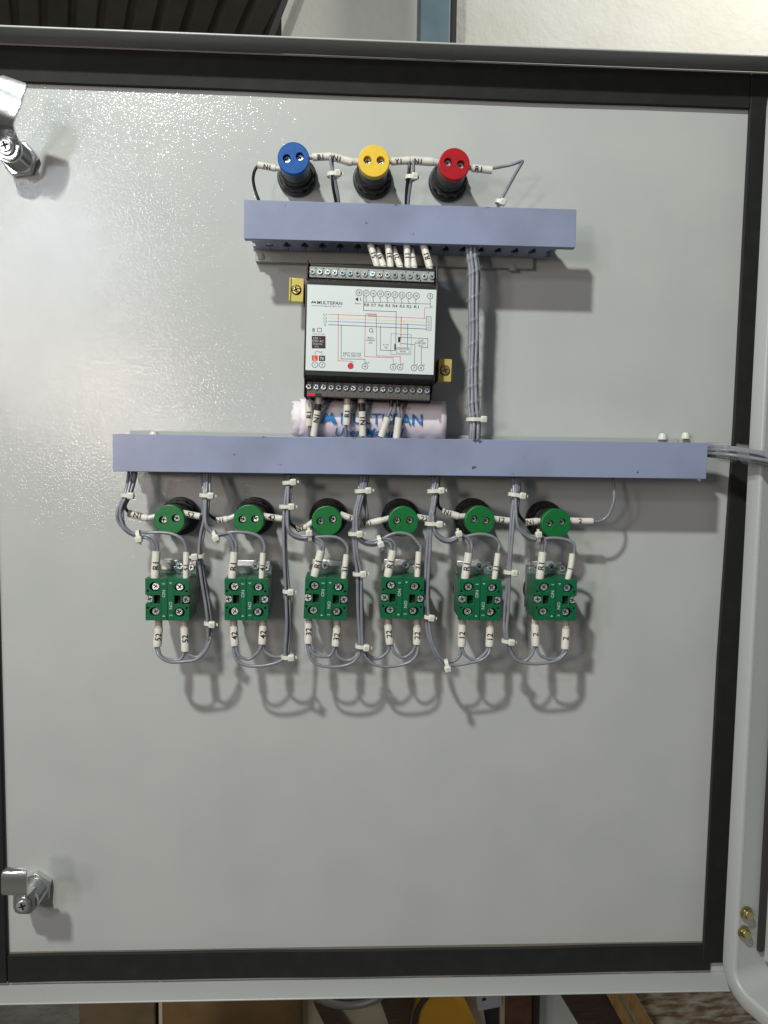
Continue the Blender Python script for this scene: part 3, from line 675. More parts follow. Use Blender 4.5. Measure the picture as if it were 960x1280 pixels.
mb = MB()
mb.box(-48, 48, -44, -20, 47.2, 49.9); mp_(mb, 'entry_shroud', 'black_satin')
# brackets
for (x, y, lb, sgn, w, hgt) in ((370.5, 362.5, 'gold zinc mounting bracket at the upper left corner of the relay module', -1, 11.5, 18.5), (556, 463, 'gold zinc mounting bracket at the lower right corner of the relay module', 1, 10.6, 17.5)):
    hb = 20 if sgn < 0 else 42
    P = W(x, y, hb)
    t = thing('mounting_bracket', (P.x, -0.0005, P.z), lb, 'bracket', 'gold brackets holding the relay module', 1.5)
    mb = MB(); mb.box(-w / 2, w / 2, -hb, -hb + 1.5, -hgt / 2, hgt / 2)
    if sgn < 0: mb.box(w / 2 - 1.5, w / 2, -hb + 1.5, 0, -hgt / 2, hgt / 2); mb.box(-w / 2 - 0.0, -w / 2 + 1.5, -hb - 1.2, -hb, -hgt / 2, hgt / 2)
    else: mb.box(-w / 2, -w / 2 + 1.5, -hb + 1.5, 0, -hgt / 2, hgt / 2); mb.box(-w / 2, -w / 2 + 1.5, -hb - 1.2, -hb, -hgt / 2, hgt / 2)
    mb.build('plate', 'gold', t, sc=0.001, bevel=0.0004)
    MB().lathe([(4.0, hb + 0.05), (4.0, hb + 0.4)], 20).build('washer', 'void', t, sc=0.001)
    screw(3.5, 'gold_red', t, 0.0, 0, hb + 0.3, 0.5)

# ------------------------------------------------------------------ rolled manual
c0 = W(366, 524, 17); c1 = W(555, 526, 17)
man = thing('user_manual', (c0.x, 0, c0.z), 'rolled lilac paper manual tucked behind the long duct under the relay module', 'manual')
def roll_pt(x, a, r):   # a from 0 (front) ; positive upward
    return Vector((x, -0.0175 - r * math.cos(a), r * math.sin(a)))
Lr = c1.x - c0.x; R0 = 0.0162
def paper(x0, x1, r0, r1, a0, a1, nm, m, jag=0):
    mb = MB(); nx, na = 24, 48; vs = []
    for i in range(nx + 1):
        for j in range(na + 1):
            f_ = j / na; x = x0 + (x1 - x0) * i / nx
            if jag and i == 0: x += jag * (0.5 + 0.5 * math.sin(j * 1.9) + 0.6 * math.sin(j * 0.7))
            r = r0 + (r1 - r0) * f_ + 0.00025 * math.sin(i * 0.9 + j * 0.3)
            vs.append(roll_pt(x, a0 + (a1 - a0) * f_, r))
    mb.add(vs, [(i * (na + 1) + j, (i + 1) * (na + 1) + j, (i + 1) * (na + 1) + j + 1, i * (na + 1) + j + 1) for i in range(nx) for j in range(na)])
    o = mb.build(nm, m, man); sd = o.modifiers.new('thickness', 'SOLIDIFY'); sd.thickness = 0.00035; return o
paper(0.006, Lr, R0, R0 + 0.0004, -2.9, 3.3, 'outer_sheet', 'paper', 0.001)
paper(0.000, Lr - 0.001, R0 - 0.0022, R0 - 0.0012, -3.0, 3.2, 'inner_sheet', 'paper_white', 0.0012)
paper(0.003, Lr - 0.002, R0 - 0.0042, R0 - 0.0030, -2.6, 3.6, 'inner_sheet', 'paper_white', 0.0015)
paper(0.001, Lr - 0.003, R0 - 0.0068, R0 - 0.0055, -2.4, 3.8, 'inner_sheet', 'paper_white', 0.0015)
mb = MB()
def rtext(s, x, z, h, width=None, bold=0.0, shear=0.0):
    vs, fs, w = text_geo(s, bold, shear, fine=True); kx = (width / w) if width else h
    mb.add([roll_pt(x + px_ * kx, (z + py_ * h) / R0, R0 + 0.0011) for px_, py_ in vs], fs)
hx = lambda px_: W(px_, 524, 33.5).x - c0.x
hz = lambda py_: R0 * math.asin(max(-0.98, min(0.98, (W(450, py_, 31).z - c0.z) / R0)))
rtext('MULTISPAN', (hx(426) + hx(528)) / 2, hz(523.5), 0.0082, hx(528) - hx(426), 0.012)
for tri_ in (((400, 530), (407.5, 516.5), (411, 523)), ((400, 530), (411, 523), (405.5, 530)), ((411, 523), (408, 526.5), (413.5, 526.5)), ((411, 523), (414.5, 516.5), (422, 530)), ((411, 523), (422, 530), (416.5, 530))):
    for i in range(6):
        for j in range(6 - i):
            for tt in (((i, j), (i + 1, j), (i, j + 1)), ((i + 1, j), (i + 1, j + 1), (i, j + 1))):
                if max(a_ + b_ for a_, b_ in tt) > 6: continue
                q = [((1 - (a_ + b_) / 6) * tri_[0][0] + a_ / 6 * tri_[1][0] + b_ / 6 * tri_[2][0], (1 - (a_ + b_) / 6) * tri_[0][1] + a_ / 6 * tri_[1][1] + b_ / 6 * tri_[2][1]) for a_, b_ in tt]
                mb.add([roll_pt(hx(p[0]), hz(p[1]) / R0, R0 + 0.0011) for p in q], [(0, 1, 2)])
rtext('User Manual', (hx(419) + hx(505)) / 2, hz(539.5), 0.0075, hx(505) - hx(419), 0.010, 0.22)
o = mb.build('lettering', 'ink_logo', man)

# ------------------------------------------------------------------ marker sleeves, wires, cable ties
def sleeve(parent, p0, p1, r, text=None, tpos=0.5, flip=False, th_=None, m='sleeve', name='marker_sleeve', bulge=0.03, tw=None, bend=0.0, tipround=True):
    """tube from p0 to p1 (world points), lettering read along p0->p1, top of letters to the left of that direction"""
    p0, p1 = Vector(p0), Vector(p1); ax = p1 - p0; Ln = ax.length; d = ax.normalized()
    view = (CAM_C - (p0 + p1) / 2).normalized(); w = (view - d * view.dot(d)).normalized(); s_ = w.cross(d)
    n = 8; pts = []; rr = []
    for i in range(n + 1):
        f_ = i / n; pts.append(p0 + ax * f_ + s_ * bend * math.sin(f_ * math.pi)); rr.append(r * (1 + bulge * math.sin(f_ * 5.0 + r * 3000)))
    if tipround: rr[-1] *= 0.93; rr[0] *= 0.97
    mb = MB(); mb.tube(pts, rr, 16)
    o = mb.build(name, m, parent, origin=p0, angle=60)
    if text:
        vs, fs, tw0 = text_geo(text, 0.012, fine=True); hgt = (th_ or r * 1.25) * 1.12
        kx = hgt if tw is None else tw / tw0
        mt = MB(); out = []
        for (x, y) in vs:
            x *= kx; y *= hgt
            if flip: x, y = -x, -y
            f_ = tpos + x / Ln; a_ = y / (r * 1.08)
            rr_ = r * 1.10 + 0.00005
            c_ = p0 + ax * f_ + s_ * bend * math.sin(min(1, max(0, f_)) * math.pi)
            out.append(c_ + (w * math.cos(a_) + s_ * math.sin(a_)) * rr_)
        mt.add(out, fs); mt.build('lettering', 'ink', o, origin=p0)
    return o
def wire(pts, label, group, m='wire', r=0.00125, sub=5, jit=0.7):
    """pts: (px, py, h)"""
    pts = [p if i in (0, len(pts) - 1) or jit == 0 else (p[0] + random.uniform(-jit, jit), p[1] + random.uniform(-jit, jit), p[2] + random.uniform(-.5, .5)) for i, p in enumerate(pts)]
    P = catmull([W(*p) for p in pts], sub)
    o = MB().tube(P, r, 8).build('wire', m, origin=P[0], angle=80)
    return tag(o, label, 'wire', group)
def tie(x, y, h, hw, label, roll=0, head=1, thick=3.0, hw2=None, tail=2.0):
    """strap round a bundle of half width hw (photo px) with its head at the right (head=1) or left"""
    P = W(x, y, h); a_ = hw / (925 / (0.6213 - h * 0.001)) * 1000 + 0.7; b_ = hw2 or min(a_, 4.2)
    t = thing('cable_tie', P, label, 'cable tie', 'white nylon cable ties round the wires', roll)
    mb = MB(); n = 24; vs = []; hz_ = 1.45
    for k in range(n):
        c_, s_ = math.cos(2 * math.pi * k / n), math.sin(2 * math.pi * k / n)
        for (rr_, z) in ((0, -hz_), (0, hz_), (0.7, hz_), (0.7, -hz_)): vs.append(((a_ + rr_) * c_, -(b_ + rr_) * s_, z))
    mb.add(vs, [(4 * k + j, 4 * k + (j + 1) % 4, 4 * ((k + 1) % n) + (j + 1) % 4, 4 * ((k + 1) % n) + j) for k in range(n) for j in range(4)])
    mb.build('strap', 'tie', t, sc=0.001)
    hx0 = head * a_ * 0.86
    mb = MB(); mb.box(hx0 - 2.5, hx0 + 2.5, -b_ - 2.6 if abs(head) < 1.5 else -2, -b_ + 1.4, -2.6, 2.6); hd = mb.build('head', 'tie', t, sc=0.001, bevel=0.0009)
    mb = MB(); mb.box(hx0 - 1.1, hx0 + 1.0, -b_ - 2.75, -b_ - 2.55, -0.9, 0.9); mb.build('slot', 'crimp', hd, sc=0.001)
    if tail: MB().box(hx0 + 2.4 * head - (0.0 if head > 0 else tail), hx0 + 2.4 * head + (tail if head > 0 else 0), -b_ + 0.0, -b_ + 0.9, -1.0, 1.0).build('tail', 'tie', t, sc=0.001)
    return t

# --- top row: lamp wires
GT = 'wires at the coloured lamps'
w1 = wire([(324, 206, 33), (318.5, 213, 32), (316.5, 224, 30), (318.5, 237, 28), (323, 250, 26), (330, 262, 22)], 'short black wire from the blue lamp, left end of the short duct', GT, 'wire_dark')
sleeve(w1, W(322.5, 206, 33), W(345, 210.5, 33), 0.0026, 'N1', 0.52, th_=0.0030)
sleeve(w1, W(345, 210.5, 33), W(354, 211, 33), 0.0019, m='crimp', name='crimp_collar')
w2 = wire([(410, 196, 34), (415, 197, 35), (415, 210, 35), (416, 230, 32), (420, 252, 27), (421, 265, 22)], 'black wire looping down right of the blue lamp', GT, 'wire_dark')
sleeve(w2, W(391, 196.5, 33.5), W(414, 195.5, 34), 0.0029, 'B1', 0.42, th_=0.0034)
sleeve(w2, W(383, 196.5, 33), W(391, 196.5, 33.5), 0.0019, m='crimp', name='crimp_collar')
w3 = wire([(416, 196, 36), (413, 196, 37), (414.5, 205, 37), (419, 222, 35), (423, 252, 28), (424, 265, 22)], 'grey wire looping down left of the yellow lamp', GT, 'wire')
sleeve(w3, W(414, 195.5, 34.2), W(440, 203, 34), 0.0031, 'N1', 0.28, th_=0.0034)
sleeve(w3, W(439, 202, 34), W(450, 202.5, 33.5), 0.0027, m='crimp', name='crimp_collar')
w4 = wire([(509, 202, 34), (512, 203, 35), (511.5, 215, 35), (509, 235, 31), (508, 255, 26), (508, 268, 22)], 'black wire looping down right of the yellow lamp', GT, 'wire_dark', r=0.0014)
sleeve(w4, W(489, 202, 33.5), W(512, 200.5, 34), 0.0029, 'Y1', 0.36, th_=0.0034)
sleeve(w4, W(483, 202.5, 33), W(489, 202, 33.5), 0.0019, m='crimp', name='crimp_collar')
w5 = wire([(519, 201, 36), (517.5, 203, 37), (517, 213, 36), (513, 232, 33), (511, 255, 27), (511, 268, 22)], 'grey wire looping down left of the red lamp', GT, 'wire')
sleeve(w5, W(513, 200.5, 34.2), W(541, 202.5, 34), 0.0031, 'N1', 0.32, th_=0.0034)
sleeve(w5, W(540, 202.5, 34), W(551, 204, 33.5), 0.0027, m='crimp', name='crimp_collar')
w6 = wire([(613, 211, 34), (628, 208, 36), (640, 205, 38), (650, 202, 39), (652.5, 202.5, 39), (649, 208, 38), (641, 222, 34), (632, 240, 30), (624, 256, 26), (620, 270, 22)], 'grey wire with a sharp bend right of the red lamp', GT, 'wire', sub=7)
sleeve(w6, W(590, 210, 34), W(615, 213, 34), 0.0029, 'R1', 0.30, th_=0.0038)
sleeve(w6, W(582, 209.5, 33), W(590, 210, 33.5), 0.0019, m='crimp', name='crimp_collar')
tie(416.5, 219, 34, 5.5, 'cable tie between the blue and yellow lamps', 1, 1)
tie(513, 222.5, 34, 4.5, 'cable tie between the yellow and red lamps', 5, 1)
tie(624, 253, 27, 3, 'cable tie at the top edge of the short duct, right of the red lamp', 20, 1, tail=0)

# --- markers feeding the module from the short duct
GM = 'marked wires entering the top of the relay module'
for k, (a_, b_, s_) in enumerate([((463, 306), (472.5, 341), '51'), ((471, 312), (481, 342), '41'), ((485, 306), (489.5, 342), '31'), ((491.5, 311), (501.5, 342), '21'),
                                  ((508.5, 306), (511, 342), '11'), ((513.5, 312), (519, 343), '1'), ((529.5, 307), (538.5, 343), 'R1')]):
    h0 = 38 if k % 2 == 0 else 33
    wtxt = ['first', 'second', 'third', 'fourth', 'fifth', 'sixth', 'last']
    w = wire([(a_[0] - 1, a_[1] - 14, h0 - 8), (a_[0], a_[1] - 2, h0), ((a_[0] + b_[0]) / 2, (a_[1] + b_[1]) / 2, h0 + 2)], '%s white marked wire from the left above the relay module' % wtxt[k], GM)
    sleeve(w, W(a_[0], a_[1], h0), W(b_[0] - 1, b_[1] - 8, 42), 0.0026 if k < 6 else 0.0029, s_, 0.55, flip=True, th_=0.0034, tw=None if s_ != '1' else None)
    sleeve(w, W(b_[0] - 1, b_[1] - 8, 42), W(b_[0], b_[1], 44), 0.0022, m='crimp', name='crimp_collar')

# --- thick vertical bundle between the ducts
GV = 'grey wires bundled between the two ducts'
vp = [(590, 300, 34), (590, 318, 36), (593, 340, 36), (592, 380, 34), (592, 415, 32), (591, 455, 31), (591, 485, 31), (592, 510, 32), (594, 526, 33), (594, 540, 33), (593, 556, 30)]
for k in range(8):
    a_ = 2 * math.pi * k / 7; ox, oh = (5.6 * math.cos(a_), 3.6 * math.sin(a_)) if k < 7 else (0, 0)
    ph = random.uniform(0, 6)
    wire([(x + ox * (1.15 if i in (0, len(vp) - 1) else 1) + 0.35 * math.sin(i * 0.8 + ph), y, h + oh) for i, (x, y, h) in enumerate(vp)],
         'grey wire in the thick vertical bundle right of the relay module', GV, 'wire_pale', r=0.0014)
sp = catmull([W(x, y, h) for x, y, h in vp[1:-2]], 26); mb = MB(); pts = []
def helix(sp, R, turns, w, nm, label, m='wrap'):
    mb = MB(); n = len(sp); vs = []; up = Vector((1, 0, 0))
    for i, p in enumerate(sp):
        t_ = (sp[min(i + 1, n - 1)] - sp[max(0, i - 1)]).normalized(); u_ = (up - t_ * up.dot(t_)).normalized(); v_ = t_.cross(u_)
        a_ = 2 * math.pi * turns * i / n
        for s_ in (-1, 1):
            q = p + t_ * s_ * w / 2
            for R_ in (R, R + 0.0006): vs.append(q + (u_ * math.cos(a_) + v_ * math.sin(a_)) * R_)
    mb.add(vs, [(4 * i + a1, 4 * i + b1, 4 * i + 4 + b1, 4 * i + 4 + a1) for i in range(n - 1) for a1, b1 in ((0, 1), (1, 3), (3, 2), (2, 0))])
    return tag(mb.build(nm, m, origin=sp[0], angle=60), label, 'spiral wrap')
vt = catmull([W(x, y, h) for x, y, h in vp[1:-2]], 40)
helix(vt, 0.0060, 9, 0.0022, 'spiral_wrap', 'clear spiral wrap round the vertical wire bundle between the ducts')
tie(594, 524.5, 33, 9.5, 'cable tie at the lower end of the thick vertical bundle', 0, 1, hw2=5.6, tail=1)

# --- wires leaving the module downwards
GB = 'marked wires leaving the bottom of the relay module'
def down(label, segs, wpts, wm):
    w = wire(wpts, label, GB, wm)
    for (a_, b_, r, m, nm, s_, tp, flip) in segs: sleeve(w, W(*a_), W(*b_), r, s_, tp, m=m, name=nm, flip=flip, th_=0.0036)
    return w
down('marked wire R1 at the left end below the relay module', [((386, 500, 40), (386.2, 532, 39), 0.0028, 'sleeve', 'marker_sleeve', 'R1', 0.58, True)], [(387, 497, 40), (386.2, 532, 39), (386.2, 556, 30)], 'wire')
down('slanting marked wire with a black collar below the relay module', [((398.5, 494, 41), (398.5, 505, 41), 0.0028, 'crimp_pink', 'crimp_collar', None, .5, False), ((398.3, 505, 41), (397, 514, 40.5), 0.0027, 'black', 'heat_shrink', None, .5, False), ((397, 513, 40.5), (392, 545, 38), 0.0028, 'sleeve', 'marker_sleeve', 'N1', 0.3, True)], [(398, 505, 41), (394, 535, 38), (390, 560, 30)], 'wire_dark')
down('straight marked wire R1 crossing the manual', [((434.5, 494, 41), (434.2, 506, 41), 0.0027, 'crimp_pink', 'crimp_collar', None, .5, False), ((434.2, 506, 41), (433, 531, 40), 0.0030, 'sleeve', 'marker_sleeve', 'R1', 0.45, True)], [(434, 505, 41), (433, 531, 40), (432.5, 558, 32)], 'wire')
down('marked wire N1 with a black collar crossing the middle of the manual', [((451.8, 494, 41), (452, 504, 41), 0.0028, 'crimp_pink', 'crimp_collar', None, .5, False), ((452, 504, 41), (452.8, 515, 41), 0.0027, 'black', 'heat_shrink', None, .5, False), ((452.8, 514, 41), (453.5, 545, 39), 0.0028, 'sleeve', 'marker_sleeve', 'N1', 0.38, True)], [(452, 504, 41), (453, 535, 39), (453, 560, 30)], 'wire_dark')
down('slanting wire with a blank white sleeve over the manual', [((484.5, 522, 41), (476.5, 546, 40), 0.0028, 'sleeve', 'marker_sleeve', None, .5, False), ((490, 494, 41), (489.3, 508, 41), 0.0017, 'black', 'heat_shrink', None, .5, False)], [(490, 500, 41), (488, 512, 41), (484, 524, 41), (477, 545, 38), (474, 560, 30)], 'wire')
down('upright wire with a blank white sleeve over the manual', [((498.7, 522, 41), (495.5, 548, 40), 0.0029, 'sleeve', 'marker_sleeve', None, .5, False), ((496.5, 494, 41), (497.5, 508, 41), 0.0017, 'black', 'heat_shrink', None, .5, False)], [(497, 500, 41), (498.5, 512, 41), (498.7, 524, 41), (496, 545, 38), (495, 560, 30)], 'wire')

# --- station wiring below the long duct
TR = {1: [(165, 584, 28), (163.5, 597, 33), (158.5, 618, 39), (151, 633, 42), (149.5, 645, 43), (153, 657, 43), (163, 666, 43), (174, 669.5, 43)],
      2: [(258, 584, 28), (258, 597, 33), (258, 619, 40), (257, 645, 44), (252.5, 670, 45), (250, 695, 45), (254, 725, 45), (259, 755, 45), (261.5, 779, 45), (262, 798, 45)],
      3: [(362, 584, 28), (361.5, 597, 33), (361, 606, 38), (358, 633, 43), (356, 660, 45), (357, 700, 45), (359.5, 739, 45), (360, 780, 45), (359, 812, 45)],
      4: [(456, 584, 28), (455, 597, 33), (452.5, 613, 40), (446, 640, 44), (443, 667, 45), (445, 695, 45), (448.5, 717, 45), (450, 760, 45), (451.5, 806, 45)],
      5: [(544, 584, 28), (544, 597, 33), (543, 613, 40), (540, 635, 44), (537.5, 654, 45), (535, 690, 45), (532.5, 740, 45), (533, 771, 45), (537, 797, 45), (546, 818, 45), (556, 830, 45)],
      6: [(645, 584, 28), (645, 597, 33), (644, 618, 40), (641, 640, 44), (638.5, 670, 45), (636, 715, 45), (633, 760, 45), (631.5, 785, 45), (633.5, 801, 45)]}
def trunk(k, n, ox, oh=0, flare=1.6, cut=0):
    """first n points of trunk k shifted by ox px / oh mm, fanning out at the duct"""
    T = TR[k][:n]; out = []
    for i, (x, y, h) in enumerate(T[cut:]):
        f_ = flare if i + cut == 0 else (1.5 if i + cut == 1 else 1.12)
        out.append((x + ox * f_ + 0.5 * math.sin(i * 1.3 + ox * 3), y, h + oh))
    return out
ORW = ['leftmost', 'second', 'third', 'fourth', 'fifth', 'rightmost']
# per station marker coordinates: (start xy, end xy)
R1 = [((195.5, 689), (193.7, 723)), ((293, 690), (290.2, 724)), ((401.5, 688), (393, 720.5)), ((491.5, 688), (484.5, 721)), ((586, 691), (581, 724)), ((678.5, 690), (674.5, 723.5))]
X1 = [((233, 690), (232.3, 723)), ((329, 691), (327, 723)), ((433.2, 693), (429.5, 725)), ((523.5, 689.5), (521.5, 721)), ((622.7, 691.5), (618, 723.5)), ((715.5, 692), (709.5, 724))]
BL = [((198.5, 785), (196.5, 808)), ((292.3, 783), (293.5, 807)), ((385.7, 776), (385.5, 804)), ((485, 781), (487.5, 805)), ((577.8, 780), (577, 808)), ((669, 780), (669.5, 807))]
BR = [((230.5, 784), (232, 814)), ((329, 782), (328, 805)), ((421.5, 785), (419.5, 807.5)), ((521.5, 784), (521.3, 805.5)), ((612.8, 784), (611.8, 808)), ((707.5, 786), (706.3, 811))]
LM = [((160.5, 641.5), (184.5, 648), (195, 645.5)), ((271, 651), (285, 649), (294, 645)), ((371, 661), (383, 658.5), (392.5, 651)), ((451.5, 656.5), (477, 650.5), (488, 647)), ((552.5, 638.5), (573, 645.5), (584, 645)), ((657, 653), (672, 651.5), (679, 650.5))]
RM = [((229, 641.5), (250, 645.5)), ((328, 645), (352.5, 648.5)), ((425, 643), (454, 653.5)), ((521, 646.5), (539, 649.5)), ((616, 648.5), (637, 651)), ((712, 651), (741, 651.5))]
x1t = ['51', '41', '31', '21', '11', '1']; x2t = ['52', '42', '32', '22', '12', '2']
# wires from trunk to R1 (two) and x1
RJ = [[(184, 671), (191, 675), (194.5, 683)], [(284, 668), (291, 675), (293.5, 684)], [(390, 672), (400, 678), (403, 684)], [(478, 674), (489, 677), (492, 684)], [(580, 672), (587, 678), (587.5, 686)], [(676, 673), (680, 679), (680, 686)]]
XJ = [[(186, 665), (212, 666), (227, 673), (233, 684)], [(287, 666), (312, 666), (326, 673), (331, 685)], [(392, 671), (418, 671), (431, 678), (435, 687)], [(482, 671), (497, 666), (512, 669.5), (523, 679), (525.5, 686)], [(584, 671), (600, 667), (616, 671), (624, 680), (624.5, 687)], [(686, 673), (703, 673), (716, 679), (718, 687)]]
HOOK = [None, [(256, 652), (262, 662), (270, 668)], [(359, 655), (364, 667), (375, 672), (386, 672)], [(447, 668), (455, 677), (466, 678.5), (474, 675.5)], [(541, 657), (549, 671), (561, 676), (572, 672)], [(645, 645), (649, 660), (660, 671), (671, 673)]]
for k in range(6):
    st = 'station %s' % ORW[k]; o_ = ORD[k]
    G = 'wires feeding the green push buttons and lamps'
    tk = k + 1
    nT = {0: 8, 1: 4, 2: 4, 3: 5, 4: 5, 5: 4}[k]
    for j, (ox, oh) in enumerate(((-2.2, 0), (0.6, 1.8), (3.2, 0))):
        base_ = trunk(tk, nT, ox, oh)
        if HOOK[k]: base_ = base_[:3 if k not in (3,) else 4] + [(x + ox * 0.35, y + ox * 0.8, 45 + oh) for x, y in HOOK[k]]
        else: base_ = base_[:-1] + [(174, 669.5 - ox, 43 + oh)]
        if j < 2:
            s, e = R1[k]; rj = [(x + (1.8 if j else -1.8) , y + (-1.0 if j else 1.6), 45) for x, y in RJ[k]]
            w = wire(base_ + rj + [(s[0] + (1.3 if j else -1.3), s[1] + 4, 44)], '%s grey wire into the R1 marker of the %s push button' % ('front' if j else 'rear', o_), G)
            if j: sleeve(w, W(s[0], s[1], 44), W(e[0], e[1], 45), 0.0033, 'R1', 0.52, flip=True, th_=0.0042)
        else:
            s, e = X1[k]
            w = wire(base_ + [(x, y, 45) for x, y in XJ[k]] + [(s[0], s[1] + 4, 44)], 'grey wire into the %s marker of the %s push button' % (x1t[k], o_), G)
            sleeve(w, W(s[0], s[1], 44), W(e[0], e[1], 45), 0.0024, x1t[k], 0.58, flip=True, th_=0.0034, bend=0.0006 if k == 5 else 0)
    # lamp neutral (black) on the left of the lamp
    a_, b_, c_ = LM[k]
    T = trunk(tk, 3 if k != 3 else 3, 3.6 if k in (0, 4, 5, 3) else 2.0, -4)
    mid = {0: [(156, 632, 33)], 1: [(259, 640, 33)], 2: [(361, 648, 33)], 3: [(457, 628, 38), (458, 645, 36)], 4: [(547, 630, 35)], 5: [(648, 640, 33)]}[k]
    w = wire(T + mid + [(a_[0] - 1, a_[1] - 2, 33), (a_[0] + 4, a_[1] + 1, 33)], 'N1 wire to the left terminal of the %s green lamp' % o_, G, 'wire' if k == 3 else 'wire_dark')
    sleeve(w, W(a_[0], a_[1], 33), W(b_[0], b_[1], 33), 0.0029, 'N1', 0.30 if k not in (0,) else 0.5, th_=0.0034)
    sleeve(w, W(b_[0], b_[1], 33), W(c_[0], c_[1], 32.5), 0.0023, m='crimp', name='crimp_collar')
    # lamp phase on the right of the lamp
    a_, b_ = RM[k]
    if k < 5:
        T2 = trunk(k + 2, 3, -3.0, -4)
        e = TR[k + 2][3]
        w = wire(T2 + [(b_[0] + 4, b_[1] - 14, 33), (b_[0] + 3, b_[1] - 4, 33), (b_[0] - 2, b_[1], 33)], '%s wire to the right terminal of the %s green lamp' % (x2t[k], o_), G)
    else:
        w = wire([(765, 584, 24), (766, 598, 30), (767, 612, 34), (767, 628, 35), (761, 643, 34), (750, 651, 33), (738, 652, 33)], 'single grey wire looping from the long duct to the rightmost green lamp', G)
    sleeve(w, W(a_[0], a_[1], 32.5), W(b_[0], b_[1], 33), 0.0027, x2t[k], 0.5 if k < 5 else 0.42, th_=0.0036)
    # bottom markers and loops
    for side, (s, e) in (('left', BL[k]), ('right', BR[k])):
        pass
    L0, L1_ = BL[k]; R0_, R1_ = BR[k]
    hb = 44
    # inner jumper left -> right
    lx, ly = L1_; rx, ry = R1_
    J = wire([(lx + 1.4, ly - 6, hb), (lx + 1.6, ly + 2, hb), (lx + 6, ly + 12, hb), (lx + (rx - lx) * 0.5, ly + 16.5, hb), (rx - 6, ry + 10 if k != 2 else ry + 12, hb), (rx - 1.4, ry + 1, hb), (rx - 1.2, ry - 6, hb)], 'inner jumper wire between the two lower markers of the %s push button' % o_, G)
    OL = {0: ('L', [(200, 820), (211, 827), (228, 827), (246, 824), (258, 813), (263, 798)], 2, 10), 1: ('L', [(296, 824), (308, 832), (325, 833), (343, 829), (356, 822)], 3, 9),
          2: ('L', [(388, 823), (399, 831), (420, 834), (440, 829), (449, 818)], 4, 9), 3: ('R', [(519, 820), (508, 829), (485, 833), (466, 829), (456, 817)], 4, 9),
          4: ('R', [(609, 819), (600, 826), (585, 828.5), (570, 831), (560, 831)], 5, 11), 5: ('R', [(703, 820), (695, 826), (675, 829.5), (655, 829), (642, 821)], 6, 9)}[k]
    side, pts_, tk2, nn = OL
    s = L1_ if side == 'L' else R1_; sg = -1 if side == 'L' else 1
    T3 = trunk(tk2, nn, -1.6 if side == 'L' else 1.8, 1.0)
    w = wire(T3 + [(x, y, 45.5) for x, y in reversed(pts_)] + [(s[0] + sg * 1.2, s[1] + 3, hb), (s[0] + sg * 1.0, s[1] - 6, hb)], 'outer loop wire to the lower %s marker of the %s push button' % ('left' if side == 'L' else 'right', o_), G)
    wo = w
    OR = {0: ('R', [(237, 819), (247, 821), (257, 811), (261, 798)], 2, 10), 1: ('R', [(332, 815), (341, 821), (352, 821), (358, 818)], 3, 9),
          2: ('R', [(422, 820), (432, 826), (443, 822), (450, 812)], 4, 9), 3: ('L', [(484, 815), (474, 822), (463, 821), (455, 812)], 4, 9),
          4: ('L', [(575, 818), (568, 826), (560, 828)], 5, 11), 5: ('L', [(665, 819), (656, 827), (646, 825), (639, 814)], 6, 9)}[k]
    side2, pts2, tk3, nn3 = OR
    s2 = L1_ if side2 == 'L' else R1_; sg2 = -1 if side2 == 'L' else 1
    T4 = trunk(tk3, nn3, 1.6 if side2 == 'R' else -1.2, -1.4)
    w2_ = wire(T4 + [(x, y, 43) for x, y in reversed(pts2)] + [(s2[0] + sg2 * 0.6, s2[1] + 2, hb - 1), (s2[0] + sg2 * 0.4, s2[1] - 6, hb - 1)], 'inner feed wire to the lower %s marker of the %s push button' % ('left' if side2 == 'L' else 'right', o_), G)
    for (sd, (s, e)) in (('L', BL[k]), ('R', BR[k])):
        par = wo if sd == side else w2_
        sleeve(par, W(s[0], 774, 41), W(s[0], s[1] + 1, 42), 0.0029, m='crimp_pink', name='crimp_collar')
        sleeve(par, W(s[0], s[1], 42), W(e[0], e[1], 43.5), 0.0033, x2t[k], 0.45, flip=True, th_=0.0040)
